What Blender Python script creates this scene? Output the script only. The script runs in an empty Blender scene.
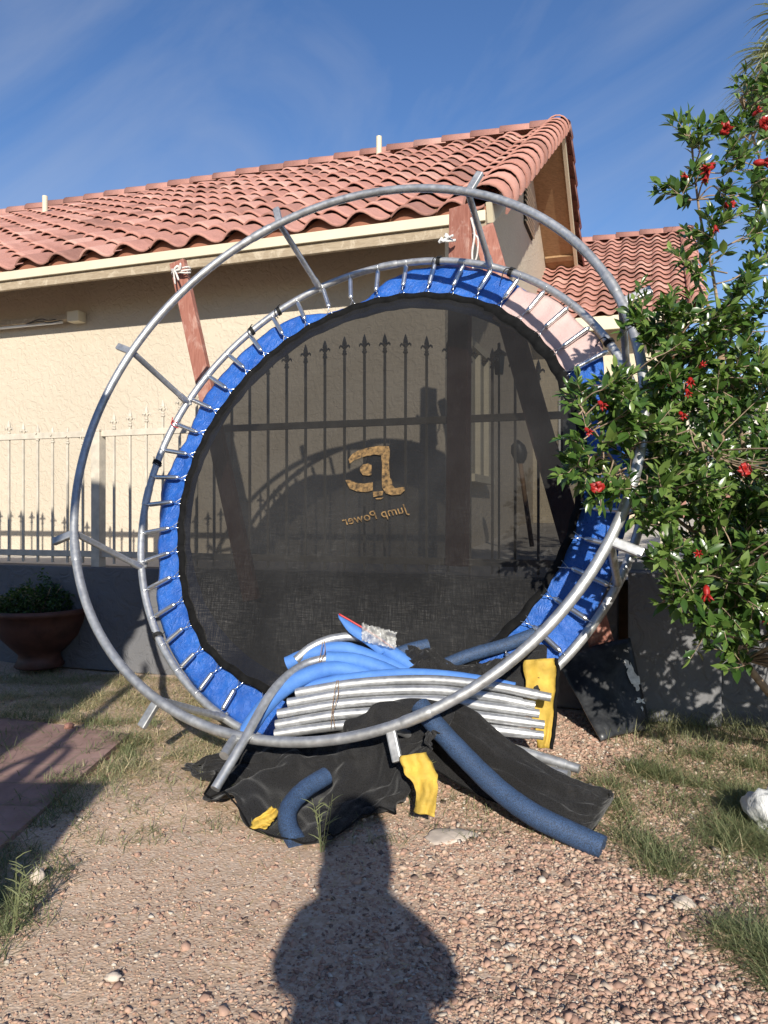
import bpy, bmesh, math, random
import numpy as np
from mathutils import Vector, Matrix, noise as mnoise
random.seed(7); rng = np.random.default_rng(7)
R = math.radians
scene = bpy.context.scene
# ------------------------------------------------------------------ camera
EY = 0.97                                   # lens height above the yard
cam_d = bpy.data.cameras.new('camera'); cam = bpy.data.objects.new('camera', cam_d)
scene.collection.objects.link(cam); scene.camera = cam
cam.location = (0, 0, EY); cam.rotation_euler = (R(90), 0, 0)
cam_d.sensor_fit = 'VERTICAL'; cam_d.sensor_height = 24; cam_d.lens = 770/1024*24
cam_d.clip_start = 0.05; cam_d.clip_end = 2000
scene.render.resolution_x = 768; scene.render.resolution_y = 1024
# ------------------------------------------------------------------ light
SUN_EL, SUN_AZ = R(24.0), 0.05              # the sun stands behind the viewer, a hair to the right
world = bpy.data.worlds.new('World'); scene.world = world; world.use_nodes = True
wn = world.node_tree; wn.nodes.clear()
out = wn.nodes.new('ShaderNodeOutputWorld'); bg = wn.nodes.new('ShaderNodeBackground')
sky = wn.nodes.new('ShaderNodeTexSky'); sky.sky_type = 'NISHITA'; sky.sun_disc = False
sky.sun_elevation = SUN_EL; sky.sun_rotation = R(180-2.9); sky.altitude = 600
sky.air_density = 1.0; sky.dust_density = 0.25; sky.ozone_density = 2.6
bg.inputs[1].default_value = 0.069
tc = wn.nodes.new('ShaderNodeTexCoord'); mp = wn.nodes.new('ShaderNodeMapping')
mp.inputs['Rotation'].default_value = (0, R(36), R(8)); mp2 = wn.nodes.new('ShaderNodeMapping'); mp2.inputs['Scale'].default_value = (1.0, 1.2, 3.4); mp2.inputs['Location'].default_value = (1.7, 4.4, 3.3)
n1 = wn.nodes.new('ShaderNodeTexNoise'); n1.inputs['Scale'].default_value = 1.5; n1.inputs['Detail'].default_value = 8; n1.inputs['Distortion'].default_value = 0.7; n1.inputs['Roughness'].default_value = 0.55
cr = wn.nodes.new('ShaderNodeValToRGB'); cr.color_ramp.elements[0].position = 0.48; cr.color_ramp.elements[0].color = (0,0,0,1); cr.color_ramp.elements[1].position = 0.95; cr.color_ramp.elements[1].color = (0.5,0.5,0.5,1)
mx = wn.nodes.new('ShaderNodeMixRGB'); mx.inputs[2].default_value = (6.2,6.4,6.8,1)
wn.links.new(tc.outputs['Generated'], mp.inputs[0]); wn.links.new(mp.outputs[0], mp2.inputs[0]); wn.links.new(mp2.outputs[0], n1.inputs[0]); wn.links.new(n1.outputs[0], cr.inputs[0])
wn.links.new(cr.outputs[0], mx.inputs[0]); hs = wn.nodes.new('ShaderNodeHueSaturation'); hs.inputs['Hue'].default_value = .508; hs.inputs['Saturation'].default_value = 1.16; hs.inputs['Value'].default_value = 1.5; wn.links.new(sky.outputs[0], hs.inputs['Color']); wn.links.new(hs.outputs[0], mx.inputs[1]); wn.links.new(mx.outputs[0], bg.inputs[0]); wn.links.new(bg.outputs[0], out.inputs[0])
sl = bpy.data.lights.new('sun', 'SUN'); sl.energy = 5.0; sl.angle = R(0.53); sl.color = (1.0, 0.94, 0.835)
so = bpy.data.objects.new('sun', sl); scene.collection.objects.link(so)
SUN = Vector((SUN_AZ, -1, 0)).normalized()*math.cos(SUN_EL) + Vector((0,0,math.sin(SUN_EL)))
so.rotation_euler = SUN.to_track_quat('Z', 'Y').to_euler(); so.location = (0,-5,6)
scene.view_settings.view_transform = 'Standard'; scene.view_settings.look = 'None'
scene.view_settings.exposure = 0.5; scene.view_settings.gamma = 1

# ------------------------------------------------------------------ helpers
def at(px, py, Y):
    """photo pixel + distance -> world point"""
    return Vector(((px-384)/770*Y, Y, EY + (512-py)/770*Y))
def gnd(px, py, z=0.0):
    Y = 770*(EY-z)/(py-512); return at(px, py, Y)
def link(o, parent=None):
    scene.collection.objects.link(o)
    if parent: o.parent = parent
    return o
def tag(o, label=None, cat=None, group=None, kind=None):
    if label: o['label'] = label
    if cat: o['category'] = cat
    if group: o['group'] = group
    if kind: o['kind'] = kind
    return o
def empty(name, loc, label, cat, group=None):
    o = bpy.data.objects.new(name, None); link(o); o.location = loc; o.empty_display_size = .1
    return tag(o, label, cat, group)
def mesh_np(name, V, F, mat, parent=None, smooth=False, attr=None):
    """V (n,3) world coordinates; F list of index tuples or (m,k) array"""
    me = bpy.data.meshes.new(name)
    V = np.asarray(V, dtype=np.float64)
    if isinstance(F, np.ndarray):
        m, k = F.shape
        me.vertices.add(len(V)); me.vertices.foreach_set('co', V.ravel())
        me.loops.add(m*k); me.loops.foreach_set('vertex_index', F.ravel().astype(np.int32))
        me.polygons.add(m); me.polygons.foreach_set('loop_start', np.arange(0, m*k, k, dtype=np.int32))
        me.update(calc_edges=True); me.validate()
    else:
        me.from_pydata([tuple(v) for v in V], [], [tuple(f) for f in F]); me.update()
    if smooth: me.polygons.foreach_set('use_smooth', np.ones(len(me.polygons), dtype=bool))
    if attr is not None:
        a = me.attributes.new('tint', 'FLOAT', 'FACE'); a.data.foreach_set('value', np.asarray(attr, dtype=np.float32))
    me.materials.append(mat)
    o = bpy.data.objects.new(name, me); link(o, parent)
    if parent is not None:
        o.matrix_parent_inverse = Matrix.Translation(-parent_loc(parent))
    return o
def parent_loc(p):
    v = Vector(p.location)
    return v
class MB:
    def __init__(s): s.V = []; s.F = []; s.A = []; s.n = 0
    def add(s, V, F, a=0.5):
        V = np.asarray(V, dtype=float); s.V.append(V); s.F += [tuple(int(i)+s.n for i in f) for f in F]; s.A += [a]*len(F); s.n += len(V)
    def box(s, c, ex, ey, ez, a=0.5):
        """centre, three half-extent vectors"""
        c, ex, ey, ez = map(np.array, (c, ex, ey, ez)); V = []
        for k in (-1,1):
            for j in (-1,1):
                for i in (-1,1): V.append(c+ex*i+ey*j+ez*k)
        s.add(V, [(0,2,3,1),(4,5,7,6),(0,1,5,4),(2,6,7,3),(0,4,6,2),(1,3,7,5)], a)
    def bbox(s, c, ex, ey, ez, bev=.004, a=.5):
        """box with chamfered edges"""
        c, ex, ey, ez = (np.array(q, dtype=float) for q in (c, ex, ey, ez)); bm = bmesh.new(); bmesh.ops.create_cube(bm, size=2)
        L = [np.linalg.norm(e) for e in (ex,ey,ez)]
        for v in bm.verts: v.co = Vector((v.co.x*L[0], v.co.y*L[1], v.co.z*L[2]))
        bmesh.ops.bevel(bm, geom=list(bm.edges), offset=bev, segments=2, affect='EDGES', profile=.6)
        M = np.array([ex/L[0], ey/L[1], ez/L[2]])
        bm.verts.index_update()
        V = np.array([list(v.co) for v in bm.verts])@M + c
        s.add(V, [[v.index for v in f.verts] for f in bm.faces], a); bm.free()
    def tube(s, pts, rad, seg=10, caps=True, closed=False, flat=None, a=.5):
        pts = [np.array(p, dtype=float) for p in pts]; n = len(pts)
        rad = [rad]*n if np.isscalar(rad) else list(rad)
        V = []; up = None
        for i in range(n):
            if closed: t = pts[(i+1)%n]-pts[i-1]
            else: t = pts[min(i+1,n-1)]-pts[max(i-1,0)]
            t = t/(np.linalg.norm(t)+1e-12)
            if up is None:
                up = np.array([0,0,1.]) if abs(t[2]) < .9 else np.array([1.,0,0])
            up = up - t*(up@t); up /= np.linalg.norm(up)+1e-12; sd = np.cross(t, up)
            for k in range(seg):
                an = 2*math.pi*k/seg
                V.append(pts[i]+rad[i]*(math.cos(an)*up*(flat or 1)+math.sin(an)*sd))
        F = []
        m = n if closed else n-1
        for i in range(m):
            j = (i+1)%n
            for k in range(seg):
                F.append((i*seg+k, i*seg+(k+1)%seg, j*seg+(k+1)%seg, j*seg+k))
        if caps and not closed:
            F.append(tuple(reversed(range(seg)))[::-1][::-1]); F.append(tuple((n-1)*seg+k for k in range(seg)))
        s.add(V, F, a)
    def build(s, name, mat, parent=None, smooth=False, attr=False, sharp=None):
        o = mesh_np(name, np.concatenate(s.V), s.F, mat, parent, smooth, s.A if attr else None)
        if sharp:
            bm = bmesh.new(); bm.from_mesh(o.data)
            for e in bm.edges:
                if len(e.link_faces) == 2 and e.calc_face_angle(0) > R(sharp): e.smooth = False
            bm.to_mesh(o.data); bm.free()
        return o
def unit(a): return a/(np.linalg.norm(a,axis=-1,keepdims=True)+1e-9)
def spline(P, n=40):
    P = [np.array(p, dtype=float) for p in P]; P = [2*P[0]-P[1]]+P+[2*P[-1]-P[-2]]; out = []
    for i in range(1, len(P)-2):
        k = max(2, n//(len(P)-3))
        for j in range(k):
            t = j/k; a, b, c, d = P[i-1:i+3]
            out.append(.5*((2*b)+(-a+c)*t+(2*a-5*b+4*c-d)*t*t+(-a+3*b-3*c+d)*t**3))
    out.append(P[-2]); return out
# ------------------------------------------------------------------ materials
def nodes(name):
    m = bpy.data.materials.new(name); m.use_nodes = True; nt = m.node_tree
    b = nt.nodes['Principled BSDF']; return m, nt, b
def N(nt, t, **kw):
    n = nt.nodes.new(t)
    for k, v in kw.items():
        if k in n.inputs: n.inputs[k].default_value = v
        else: setattr(n, k, v)
    return n
def ramp(nt, src, stops):
    r = nt.nodes.new('ShaderNodeValToRGB'); e = r.color_ramp.elements
    while len(e) < len(stops): e.new(0.5)
    for i, (p, c) in enumerate(stops): e[i].position = p; e[i].color = (*c, 1) if len(c) == 3 else c
    nt.links.new(src, r.inputs[0]); return r.outputs[0]
def mixc(nt, f, a, b, mode='MIX'):
    m = nt.nodes.new('ShaderNodeMixRGB'); m.blend_type = mode
    for i, v in ((0,f),(1,a),(2,b)):
        if isinstance(v, (int,float)): m.inputs[i].default_value = v
        elif isinstance(v, tuple): m.inputs[i].default_value = (*v,1) if len(v)==3 else v
        else: nt.links.new(v, m.inputs[i])
    return m.outputs[0]
def coord(nt, scale=(1,1,1), rot=(0,0,0)):
    t = nt.nodes.new('ShaderNodeTexCoord'); m = nt.nodes.new('ShaderNodeMapping')
    m.inputs['Scale'].default_value = scale; m.inputs['Rotation'].default_value = rot
    nt.links.new(t.outputs['Object'], m.inputs[0]); return m.outputs[0]
def noise(nt, vec, scale, detail=5, rough=.55, dist=0.0):
    n = N(nt, 'ShaderNodeTexNoise', Scale=scale, Detail=detail, Roughness=rough, Distortion=dist); nt.links.new(vec, n.inputs['Vector']); return n.outputs[0]
def bump(nt, b, h, strength=.5, dist=.01, prev=None):
    n = N(nt, 'ShaderNodeBump', Strength=strength, Distance=dist); nt.links.new(h, n.inputs['Height'])
    if prev: nt.links.new(prev, n.inputs['Normal'])
    nt.links.new(n.outputs[0], b.inputs['Normal']); return n.outputs[0]
def simple(name, col, rough=.6, metal=0, var=.15, vscale=8, bs=0, bscale=60, bdist=.003, spec=.5):
    m, nt, b = nodes(name); v = coord(nt)
    nz = noise(nt, v, vscale, 6)
    dark = tuple(c*(1-var*1.6) for c in col); lite = tuple(min(1, c*(1+var)) for c in col)
    nt.links.new(ramp(nt, nz, [(.3, dark), (.7, lite)]), b.inputs['Base Color'])
    b.inputs['Roughness'].default_value = rough; b.inputs['Metallic'].default_value = metal
    b.inputs['Specular IOR Level'].default_value = spec
    if bs: bump(nt, b, noise(nt, v, bscale, 6), bs, bdist)
    return m
def stucco(name, col, col2, bscale=16, bs=.55):
    m, nt, b = nodes(name); v = coord(nt)
    big = noise(nt, v, .9, 6); nt.links.new(ramp(nt, big, [(.3,col2),(.65,col)]), b.inputs['Base Color'])
    b.inputs['Roughness'].default_value = .92; b.inputs['Specular IOR Level'].default_value = .15
    h1 = ramp(nt, noise(nt, v, bscale, 3, .5, 1.2), [(.42,(0,0,0)),(.58,(1,1,1))])
    h2 = noise(nt, v, bscale*9, 4)
    hh = mixc(nt, .25, h1, h2); bump(nt, b, hh, bs, .008)
    return m
M = {}
M['stucco'] = stucco('cream_stucco', (.50,.435,.345), (.445,.385,.30))
M['stucco2'] = stucco('pale_stucco', (.53,.46,.345), (.47,.40,.29), 9)
M['greywall'] = stucco('grey_stucco', (.165,.165,.17), (.12,.12,.127), 10, .7)
M['farwall'] = stucco('far_stucco', (.50,.47,.43), (.43,.40,.36), 4, .1)
M['creamtrim'] = simple('cream_trim', (.56,.50,.37), .6, var=.06, vscale=3)
M['galv'] = simple('galvanised_steel', (.60,.61,.615), .42, .82, .13, 26, .12, 300, .0006)
def galv():
    m, nt, b = nodes('galvanised_tube'); v = coord(nt)
    sp = N(nt, 'ShaderNodeTexVoronoi', Scale=55.0); nt.links.new(v, sp.inputs['Vector'])
    a = noise(nt, v, 6, 8, .7)
    base = ramp(nt, a, [(.3,(.33,.335,.34)),(.62,(.50,.505,.51)),(.8,(.60,.59,.57))])
    nt.links.new(mixc(nt, .16, base, sp.outputs['Distance'], 'OVERLAY'), b.inputs['Base Color'])
    nt.links.new(ramp(nt, noise(nt, v, 30, 5), [(.3,(.36,)*3),(.7,(.58,)*3)]), b.inputs['Roughness'])
    b.inputs['Metallic'].default_value = .75
    bump(nt, b, noise(nt, v, 150, 4), .15, .0008); return m
M['galv'] = galv()
M['chrome'] = simple('zinc_spring', (.72,.72,.72), .28, .95, .1, 40)
def tiles_mat():
    m, nt, b = nodes('terracotta_tile'); v = coord(nt)
    at_ = nt.nodes.new('ShaderNodeAttribute'); at_.attribute_name = 'tint'
    c = ramp(nt, at_.outputs['Fac'], [(0,(.29,.150,.122)),(.3,(.40,.200,.162)),(.7,(.45,.237,.195)),(1,(.51,.30,.25))])
    st = ramp(nt, noise(nt, v, 3.2, 10, .78), [(.34,(.68,.64,.61)),(.50,(.97,.96,.95)),(.7,(1.05,1.04,1.02))])
    c = mixc(nt, .75, c, st, 'MULTIPLY')
    fine = ramp(nt, noise(nt, v, 70, 4), [(.3,(.86,.86,.86)),(.7,(1.1,1.1,1.1))]); c = mixc(nt, .8, c, fine, 'MULTIPLY')
    nt.links.new(c, b.inputs['Base Color']); b.inputs['Roughness'].default_value = .85; b.inputs['Specular IOR Level'].default_value = .25
    bump(nt, b, noise(nt, v, 120, 4), .25, .002); return m
M['tile'] = tiles_mat()
M['birdstop'] = simple('brown_eave_closure', (.24,.095,.055), .85, var=.12)
def wood(name, c1, c2, scale=(1,1,1), wear=None, rough=.75):
    m, nt, b = nodes(name); v = coord(nt, scale)
    g = noise(nt, v, 14, 9, .65, .6)
    c = ramp(nt, g, [(.3,c1),(.68,c2)])
    if wear:
        c = mixc(nt, ramp(nt, noise(nt, coord(nt,(1.4,1.4,.8)), 9, 8, .7, .5), [(.52,(0,0,0)),(.64,(.85,)*3)]), c, wear)
    nt.links.new(c, b.inputs['Base Color']); b.inputs['Roughness'].default_value = rough
    bump(nt, b, g, .35, .004); return m
M['redwood'] = wood('worn_red_board', (.22,.075,.05), (.33,.14,.10), (9,9,.9), (.42,.25,.20))
M['oldwood'] = wood('weathered_fascia', (.22,.165,.105), (.37,.30,.21), (.9,.9,7), (.46,.39,.29))
M['ply'] = wood('plywood_soffit', (.21,.125,.06), (.33,.205,.105), (1.2,3.5,1.0))
M['ply'].node_tree.nodes['Principled BSDF'].inputs['Roughness'].default_value = .8
def tarp_mat(name, c1, c2, rough=.38, bsc=22, bs=.9):
    m, nt, b = nodes(name); v = coord(nt)
    w = noise(nt, v, bsc, 7, .62, 1.0)
    ridge = N(nt, 'ShaderNodeMath', operation='ABSOLUTE'); s = N(nt, 'ShaderNodeMath', operation='SUBTRACT'); s.inputs[1].default_value = .5
    nt.links.new(w, s.inputs[0]); nt.links.new(s.outputs[0], ridge.inputs[0])
    nt.links.new(ramp(nt, noise(nt, v, 7, 6), [(.3,c1),(.7,c2)]), b.inputs['Base Color'])
    b.inputs['Roughness'].default_value = rough
    bump(nt, b, ridge.outputs[0], bs, .022); return m
M['bluepad'] = tarp_mat('blue_tarp', (.010,.072,.33), (.026,.125,.46))
M['pinkpad'] = tarp_mat('faded_pink_pad', (.42,.285,.265), (.52,.385,.36), .6, 14, .35)
def foam(name, c1, c2, mesh=False):
    m, nt, b = nodes(name); v = coord(nt)
    c = ramp(nt, noise(nt, v, 12, 7, .65), [(.3,c1),(.7,c2)])
    if mesh:
        w = N(nt, 'ShaderNodeTexVoronoi', Scale=420.0); nt.links.new(v, w.inputs['Vector'])
        c = mixc(nt, ramp(nt, w.outputs['Distance'], [(.30,(0,0,0)),(.6,(.75,)*3)]), c, (.010,.012,.018))
    nt.links.new(c, b.inputs['Base Color']); b.inputs['Roughness'].default_value = .7
    bump(nt, b, noise(nt, v, 90, 5), .35, .003); return m
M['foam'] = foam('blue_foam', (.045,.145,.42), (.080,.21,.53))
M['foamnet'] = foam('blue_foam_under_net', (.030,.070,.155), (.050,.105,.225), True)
def netting():
    m, nt, b = nodes('black_netting'); v = coord(nt)
    c = ramp(nt, noise(nt, v, 5, 8, .7), [(.35,(.005,.005,.0055)),(.75,(.015,.0145,.015))])
    wv = N(nt, 'ShaderNodeTexVoronoi', Scale=330.0); nt.links.new(v, wv.inputs['Vector']); c = mixc(nt, ramp(nt, wv.outputs['Distance'], [(.2,(0,0,0)),(.6,(.5,)*3)]), c, (.024,.0235,.024))
    nt.links.new(c, b.inputs['Base Color']); b.inputs['Roughness'].default_value = .8
    b.inputs['Sheen Weight'].default_value = .10; b.inputs['Specular IOR Level'].default_value = .22
    h = noise(nt, v, 40, 6, .6); p = bump(nt, b, h, .4, .005)
    tr = nt.nodes.new('ShaderNodeBsdfTransparent'); mxs = nt.nodes.new('ShaderNodeMixShader')
    w = N(nt, 'ShaderNodeTexVoronoi', Scale=260.0); nt.links.new(v, w.inputs['Vector'])
    f = ramp(nt, w.outputs['Distance'], [(.2,(.34,)*3),(.5,(.0,)*3)])
    nt.links.new(f, mxs.inputs[0]); nt.links.new(b.outputs[0], mxs.inputs[1]); nt.links.new(tr.outputs[0], mxs.inputs[2])
    nt.links.new(mxs.outputs[0], nt.nodes['Material Output'].inputs[0]); return m
M['net'] = netting()
def mat_fabric():
    """woven jump mat: the open weave lets part of the light through"""
    m, nt, b = nodes('jump_mat_weave'); v = coord(nt)
    c = ramp(nt, noise(nt, v, 2.2, 7, .65), [(.4,(.009,.009,.0095)),(.68,(.018,.018,.0185))])
    thr1 = noise(nt, coord(nt, (2,2,60), (0,R(28),0)), 8.0, 6, .7); thr2 = noise(nt, coord(nt, (60,2,2), (0,R(28),0)), 8.0, 6, .7)
    thr = mixc(nt, .5, thr1, thr2)
    pale_streaks = ramp(nt, thr, [(.50,(0,0,0)),(.68,(1,1,1))])
    # pale streaks along the weave, stronger towards the lower part of the mat
    sx = nt.nodes.new('ShaderNodeSeparateXYZ'); t = nt.nodes.new('ShaderNodeTexCoord'); nt.links.new(t.outputs['Object'], sx.inputs[0])
    mr = N(nt, 'ShaderNodeMapRange'); mr.inputs['From Min'].default_value = .05; mr.inputs['From Max'].default_value = -.85; nt.links.new(sx.outputs['Z'], mr.inputs['Value'])
    mask = mixc(nt, 1.0, mr.outputs[0], ramp(nt, noise(nt, coord(nt), 2.6, 5, .6), [(.36,(.06,)*3),(.62,(1,1,1))]), 'MULTIPLY')
    c = mixc(nt, mixc(nt, 1.0, pale_streaks, mask, 'MULTIPLY'), c, (.15,.143,.133))
    nt.links.new(c, b.inputs['Base Color']); b.inputs['Roughness'].default_value = .8; b.inputs['Specular IOR Level'].default_value = .12
    bump(nt, b, thr, .3, .002)
    tr = nt.nodes.new('ShaderNodeBsdfTransparent'); mxs = nt.nodes.new('ShaderNodeMixShader')
    wv = ramp(nt, thr, [(.35,(.150,)*3),(.62,(.100,)*3)])
    nt.links.new(wv, mxs.inputs[0]); nt.links.new(b.outputs[0], mxs.inputs[1]); nt.links.new(tr.outputs[0], mxs.inputs[2])
    nt.links.new(mxs.outputs[0], nt.nodes['Material Output'].inputs[0]); return m
M['mat'] = mat_fabric()
M['webbing'] = simple('black_webbing', (.006,.006,.0062), .85, spec=.15, var=.4, vscale=30, bs=.6, bscale=160, bdist=.003)
M['gold'] = simple('worn_gold_print', (.165,.098,.036), .85, var=.6, vscale=60)
M['yellow'] = simple('yellow_fabric', (.46,.305,.045), .75, var=.28, vscale=11, bs=.5, bscale=22, bdist=.010)
M['black'] = simple('black_plastic', (.018,.018,.02), .5, var=.3)
M['blackcloth'] = simple('black_tie', (.01,.01,.01), .7)
M['redtie'] = simple('red_wire', (.45,.03,.03), .5)
M['rope'] = simple('white_rope', (.62,.58,.54), .9, var=.2, vscale=80, bs=.6, bscale=200, bdist=.002)
M['iron'] = simple('painted_iron', (.52,.465,.38), .6, var=.12, vscale=20, bs=.15, bscale=90, bdist=.001)
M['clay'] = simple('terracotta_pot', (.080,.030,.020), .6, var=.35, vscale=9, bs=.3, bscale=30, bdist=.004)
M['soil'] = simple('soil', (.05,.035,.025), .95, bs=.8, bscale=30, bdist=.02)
M['glass'] = simple('window_glass', (.05,.06,.07), .08, var=.05)
M['metalwhite'] = simple('white_metal', (.66,.66,.64), .4, var=.06)
M['dark'] = simple('dark_opening', (.02,.017,.015), .9)
M['brickred'] = simple('red_block', (.30,.15,.115), .9, var=.2, vscale=5, bs=.4, bscale=20, bdist=.01)
M['concrete'] = simple('concrete', (.48,.44,.38), .9, var=.1, vscale=2, bs=.3, bscale=50, bdist=.004)
M['pole'] = simple('pole_wood', (.22,.14,.08), .9, var=.3, vscale=6)
M['stone'] = simple('pale_stone', (.50,.42,.35), .9, var=.15, vscale=14, bs=.5, bscale=30, bdist=.006)
M['bag'] = tarp_mat('white_plastic_bag', (.62,.62,.60), (.74,.74,.72), .45, 16, .8)
M['flower'] = simple('red_petal', (.30,.010,.007), .5, var=.25, vscale=60)
M['bark'] = simple('tan_bark', (.30,.22,.15), .9, var=.3, vscale=30, bs=.6, bscale=60, bdist=.004)
M['shirt'] = simple('dark_shirt', (.05,.06,.09), .9)
M['skin'] = simple('skin', (.45,.27,.19), .6, var=.05)
def leafmat(name, c1, c2, c3, rough=.35, tr=.25):
    m, nt, b = nodes(name); a = nt.nodes.new('ShaderNodeAttribute'); a.attribute_name = 'tint'
    c = ramp(nt, a.outputs['Fac'], [(0,c1),(.5,c2),(1,c3)]); nt.links.new(c, b.inputs['Base Color'])
    b.inputs['Roughness'].default_value = rough
    t = nt.nodes.new('ShaderNodeBsdfTranslucent'); nt.links.new(mixc(nt, 1, c, (1.3,1.5,.6), 'MULTIPLY'), t.inputs[0])
    ms = nt.nodes.new('ShaderNodeMixShader'); ms.inputs[0].default_value = tr
    nt.links.new(b.outputs[0], ms.inputs[1]); nt.links.new(t.outputs[0], ms.inputs[2]); nt.links.new(ms.outputs[0], nt.nodes['Material Output'].inputs[0]); return m
M['leaf'] = leafmat('glossy_leaf', (.028,.066,.015), (.062,.120,.024), (.18,.25,.065), .27)
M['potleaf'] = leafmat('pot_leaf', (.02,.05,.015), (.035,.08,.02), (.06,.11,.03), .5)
M['grass'] = leafmat('grass_blade', (.105,.130,.055), (.19,.21,.10), (.42,.38,.22), .6)
M['straw'] = leafmat('dry_straw', (.32,.25,.13), (.48,.39,.22), (.62,.52,.34), .7, .15)
M['palm'] = leafmat('palm_frond', (.20,.22,.14), (.33,.34,.24), (.50,.49,.38), .5)
def gravelmat():
    m, nt, b = nodes('gravel_stones'); a = nt.nodes.new('ShaderNodeAttribute'); a.attribute_name = 'tint'; v = coord(nt)
    c = ramp(nt, a.outputs['Fac'], [(0,(.15,.105,.085)),(.2,(.30,.185,.14)),(.45,(.42,.268,.20)),(.65,(.45,.32,.24)),(.85,(.45,.375,.295)),(1,(.52,.465,.40))])
    c = mixc(nt, .6, c, ramp(nt, noise(nt, v, 90, 4), [(.3,(.75,)*3),(.7,(1.15,)*3)]), 'MULTIPLY')
    nt.links.new(c, b.inputs['Base Color']); b.inputs['Roughness'].default_value = .88; b.inputs['Specular IOR Level'].default_value=.25; return m
M['gravel'] = gravelmat()
def dirtmat():
    m, nt, b = nodes('tan_dirt'); v = coord(nt)
    c = ramp(nt, noise(nt, v, 1.3, 8, .6), [(.3,(.43,.295,.20)),(.5,(.51,.362,.252)),(.72,(.57,.42,.30))])
    vor = N(nt, 'ShaderNodeTexVoronoi', Scale=120.0); nt.links.new(v, vor.inputs['Vector'])
    c = mixc(nt, .35, c, ramp(nt, vor.outputs['Color'], [(.2,(.36,.26,.19)),(.5,(.54,.40,.30)),(.85,(.70,.62,.53))]))
    nt.links.new(c, b.inputs['Base Color']); b.inputs['Roughness'].default_value = .95; b.inputs['Specular IOR Level'].default_value=.15
    h = mixc(nt, .5, noise(nt, v, 60, 8, .7), ramp(nt, vor.outputs['Distance'], [(0,(1,1,1)),(.6,(0,0,0))]))
    bump(nt, b, h, .55, .005); return m
M['dirt'] = dirtmat()
def pavermat():
    m, nt, b = nodes('pink_paver'); v = coord(nt, (1,1,1), (0,0,R(4)))
    br = N(nt, 'ShaderNodeTexBrick'); br.inputs['Scale'].default_value = 1.0; br.inputs['Brick Width'].default_value = .40; br.inputs['Row Height'].default_value = .20; br.inputs['Mortar Size'].default_value = .006
    br.inputs['Color1'].default_value = (.25,.155,.135,1); br.inputs['Color2'].default_value = (.34,.215,.185,1); br.inputs['Mortar'].default_value = (.24,.17,.13,1); nt.links.new(v, br.inputs['Vector'])
    c = mixc(nt, .7, br.outputs['Color'], ramp(nt, noise(nt, v, 5, 9, .75), [(.35,(.60,.56,.52)),(.65,(1.12,)*3)]), 'MULTIPLY')
    nt.links.new(c, b.inputs['Base Color']); b.inputs['Roughness'].default_value = .9
    p = bump(nt, b, br.outputs['Fac'], .6, -.006); bump(nt, b, noise(nt, v, 90, 5), .3, .002, p); return m
M['paver'] = pavermat()
def scuffed():
    m, nt, b = nodes('scuffed_black_panel'); v = coord(nt)
    c = ramp(nt, noise(nt, v, 7, 10, .75, .5), [(.42,(.014,.015,.017)),(.60,(.045,.047,.05)),(.76,(.20,.20,.20))])
    nt.links.new(c, b.inputs['Base Color']); b.inputs['Roughness'].default_value = .38
    bump(nt, b, noise(nt, v, 5, 4), .3, .02); return m
M['scuffed'] = scuffed()
M['whitepaint'] = simple('white_paint_patch', (.70,.69,.66), .7, var=.2, vscale=50)

# ------------------------------------------------------------------ ground
e1 = np.array([.9455,-.3256,0.]); e2 = np.array([.3256,.9455,0.]); ez = np.array([0,0,1.])
def yard():
    xs = np.concatenate([[-900,-200,-50,-15,-8], np.linspace(-4,4,161), [8,15,50,200,900]])
    ys = np.concatenate([[-900,-200,-50,-15,-6,-3], np.linspace(-1,6,141), [8,15,50,200,900]])
    V = []
    for y in ys:
        for x in xs:
            z = 0
            if -4 <= x <= 4 and -1 <= y <= 6:
                z = .022*mnoise.noise(Vector((x*1.3,y*1.3,0))) + .008*mnoise.noise(Vector((x*6,y*6,3)))
            V.append((x,y,z-.005))
    nx = len(xs); F = []
    for j in range(len(ys)-1):
        for i in range(nx-1): F.append((j*nx+i, j*nx+i+1, (j+1)*nx+i+1, (j+1)*nx+i))
    o = mesh_np('ground', V, F, M['dirt'], None, True); tag(o, kind='structure')
yard()
def gz(x, y): return .022*mnoise.noise(Vector((x*1.3,y*1.3,0))) + .008*mnoise.noise(Vector((x*6,y*6,3)))-.005
FY = 4.18
def fl(X, off=0.0, z=0.0):
    """point on the fence line (off: away from the viewer)"""
    p = np.array([X, FY-.344*X, 0.]) + e2*off; p[2] = z; return p
def lot():
    rows = [(.10,.63),(1.2,.63),(3.0,.70),(5,.83),(9,.85),(30,.85),(120,.86),(800,.87)]
    V = []
    for off, z in rows:
        ext = 8+off*6
        for X in (-ext, ext): p = fl(0, off, z)+e1*X; V.append(p)
    F = [(2*i,2*i+1,2*i+3,2*i+2) for i in range(len(rows)-1)]
    tag(mesh_np('raised_lot', V, F, M['concrete']), kind='structure')
lot()
def path():
    mb = MB(); a = gnd(132,738,.02); X1 = -1.09
    V = [(-2.9,.9,.022),(X1-.02,.9,.022),(X1-.0,2.1,.022),(X1+.0,3.30,.022),(-1.78,3.56,.022),(-2.9,3.9,.022)]
    V2 = [(x,y,-.03) for x,y,z in V]; n = len(V)
    mb.add(V+V2, [tuple(range(n))]+[(i,(i+1)%n,(i+1)%n+n,i+n)[::-1] for i in range(n)])
    tag(mb.build('path', M['paver']), kind='structure')
path()
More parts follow.
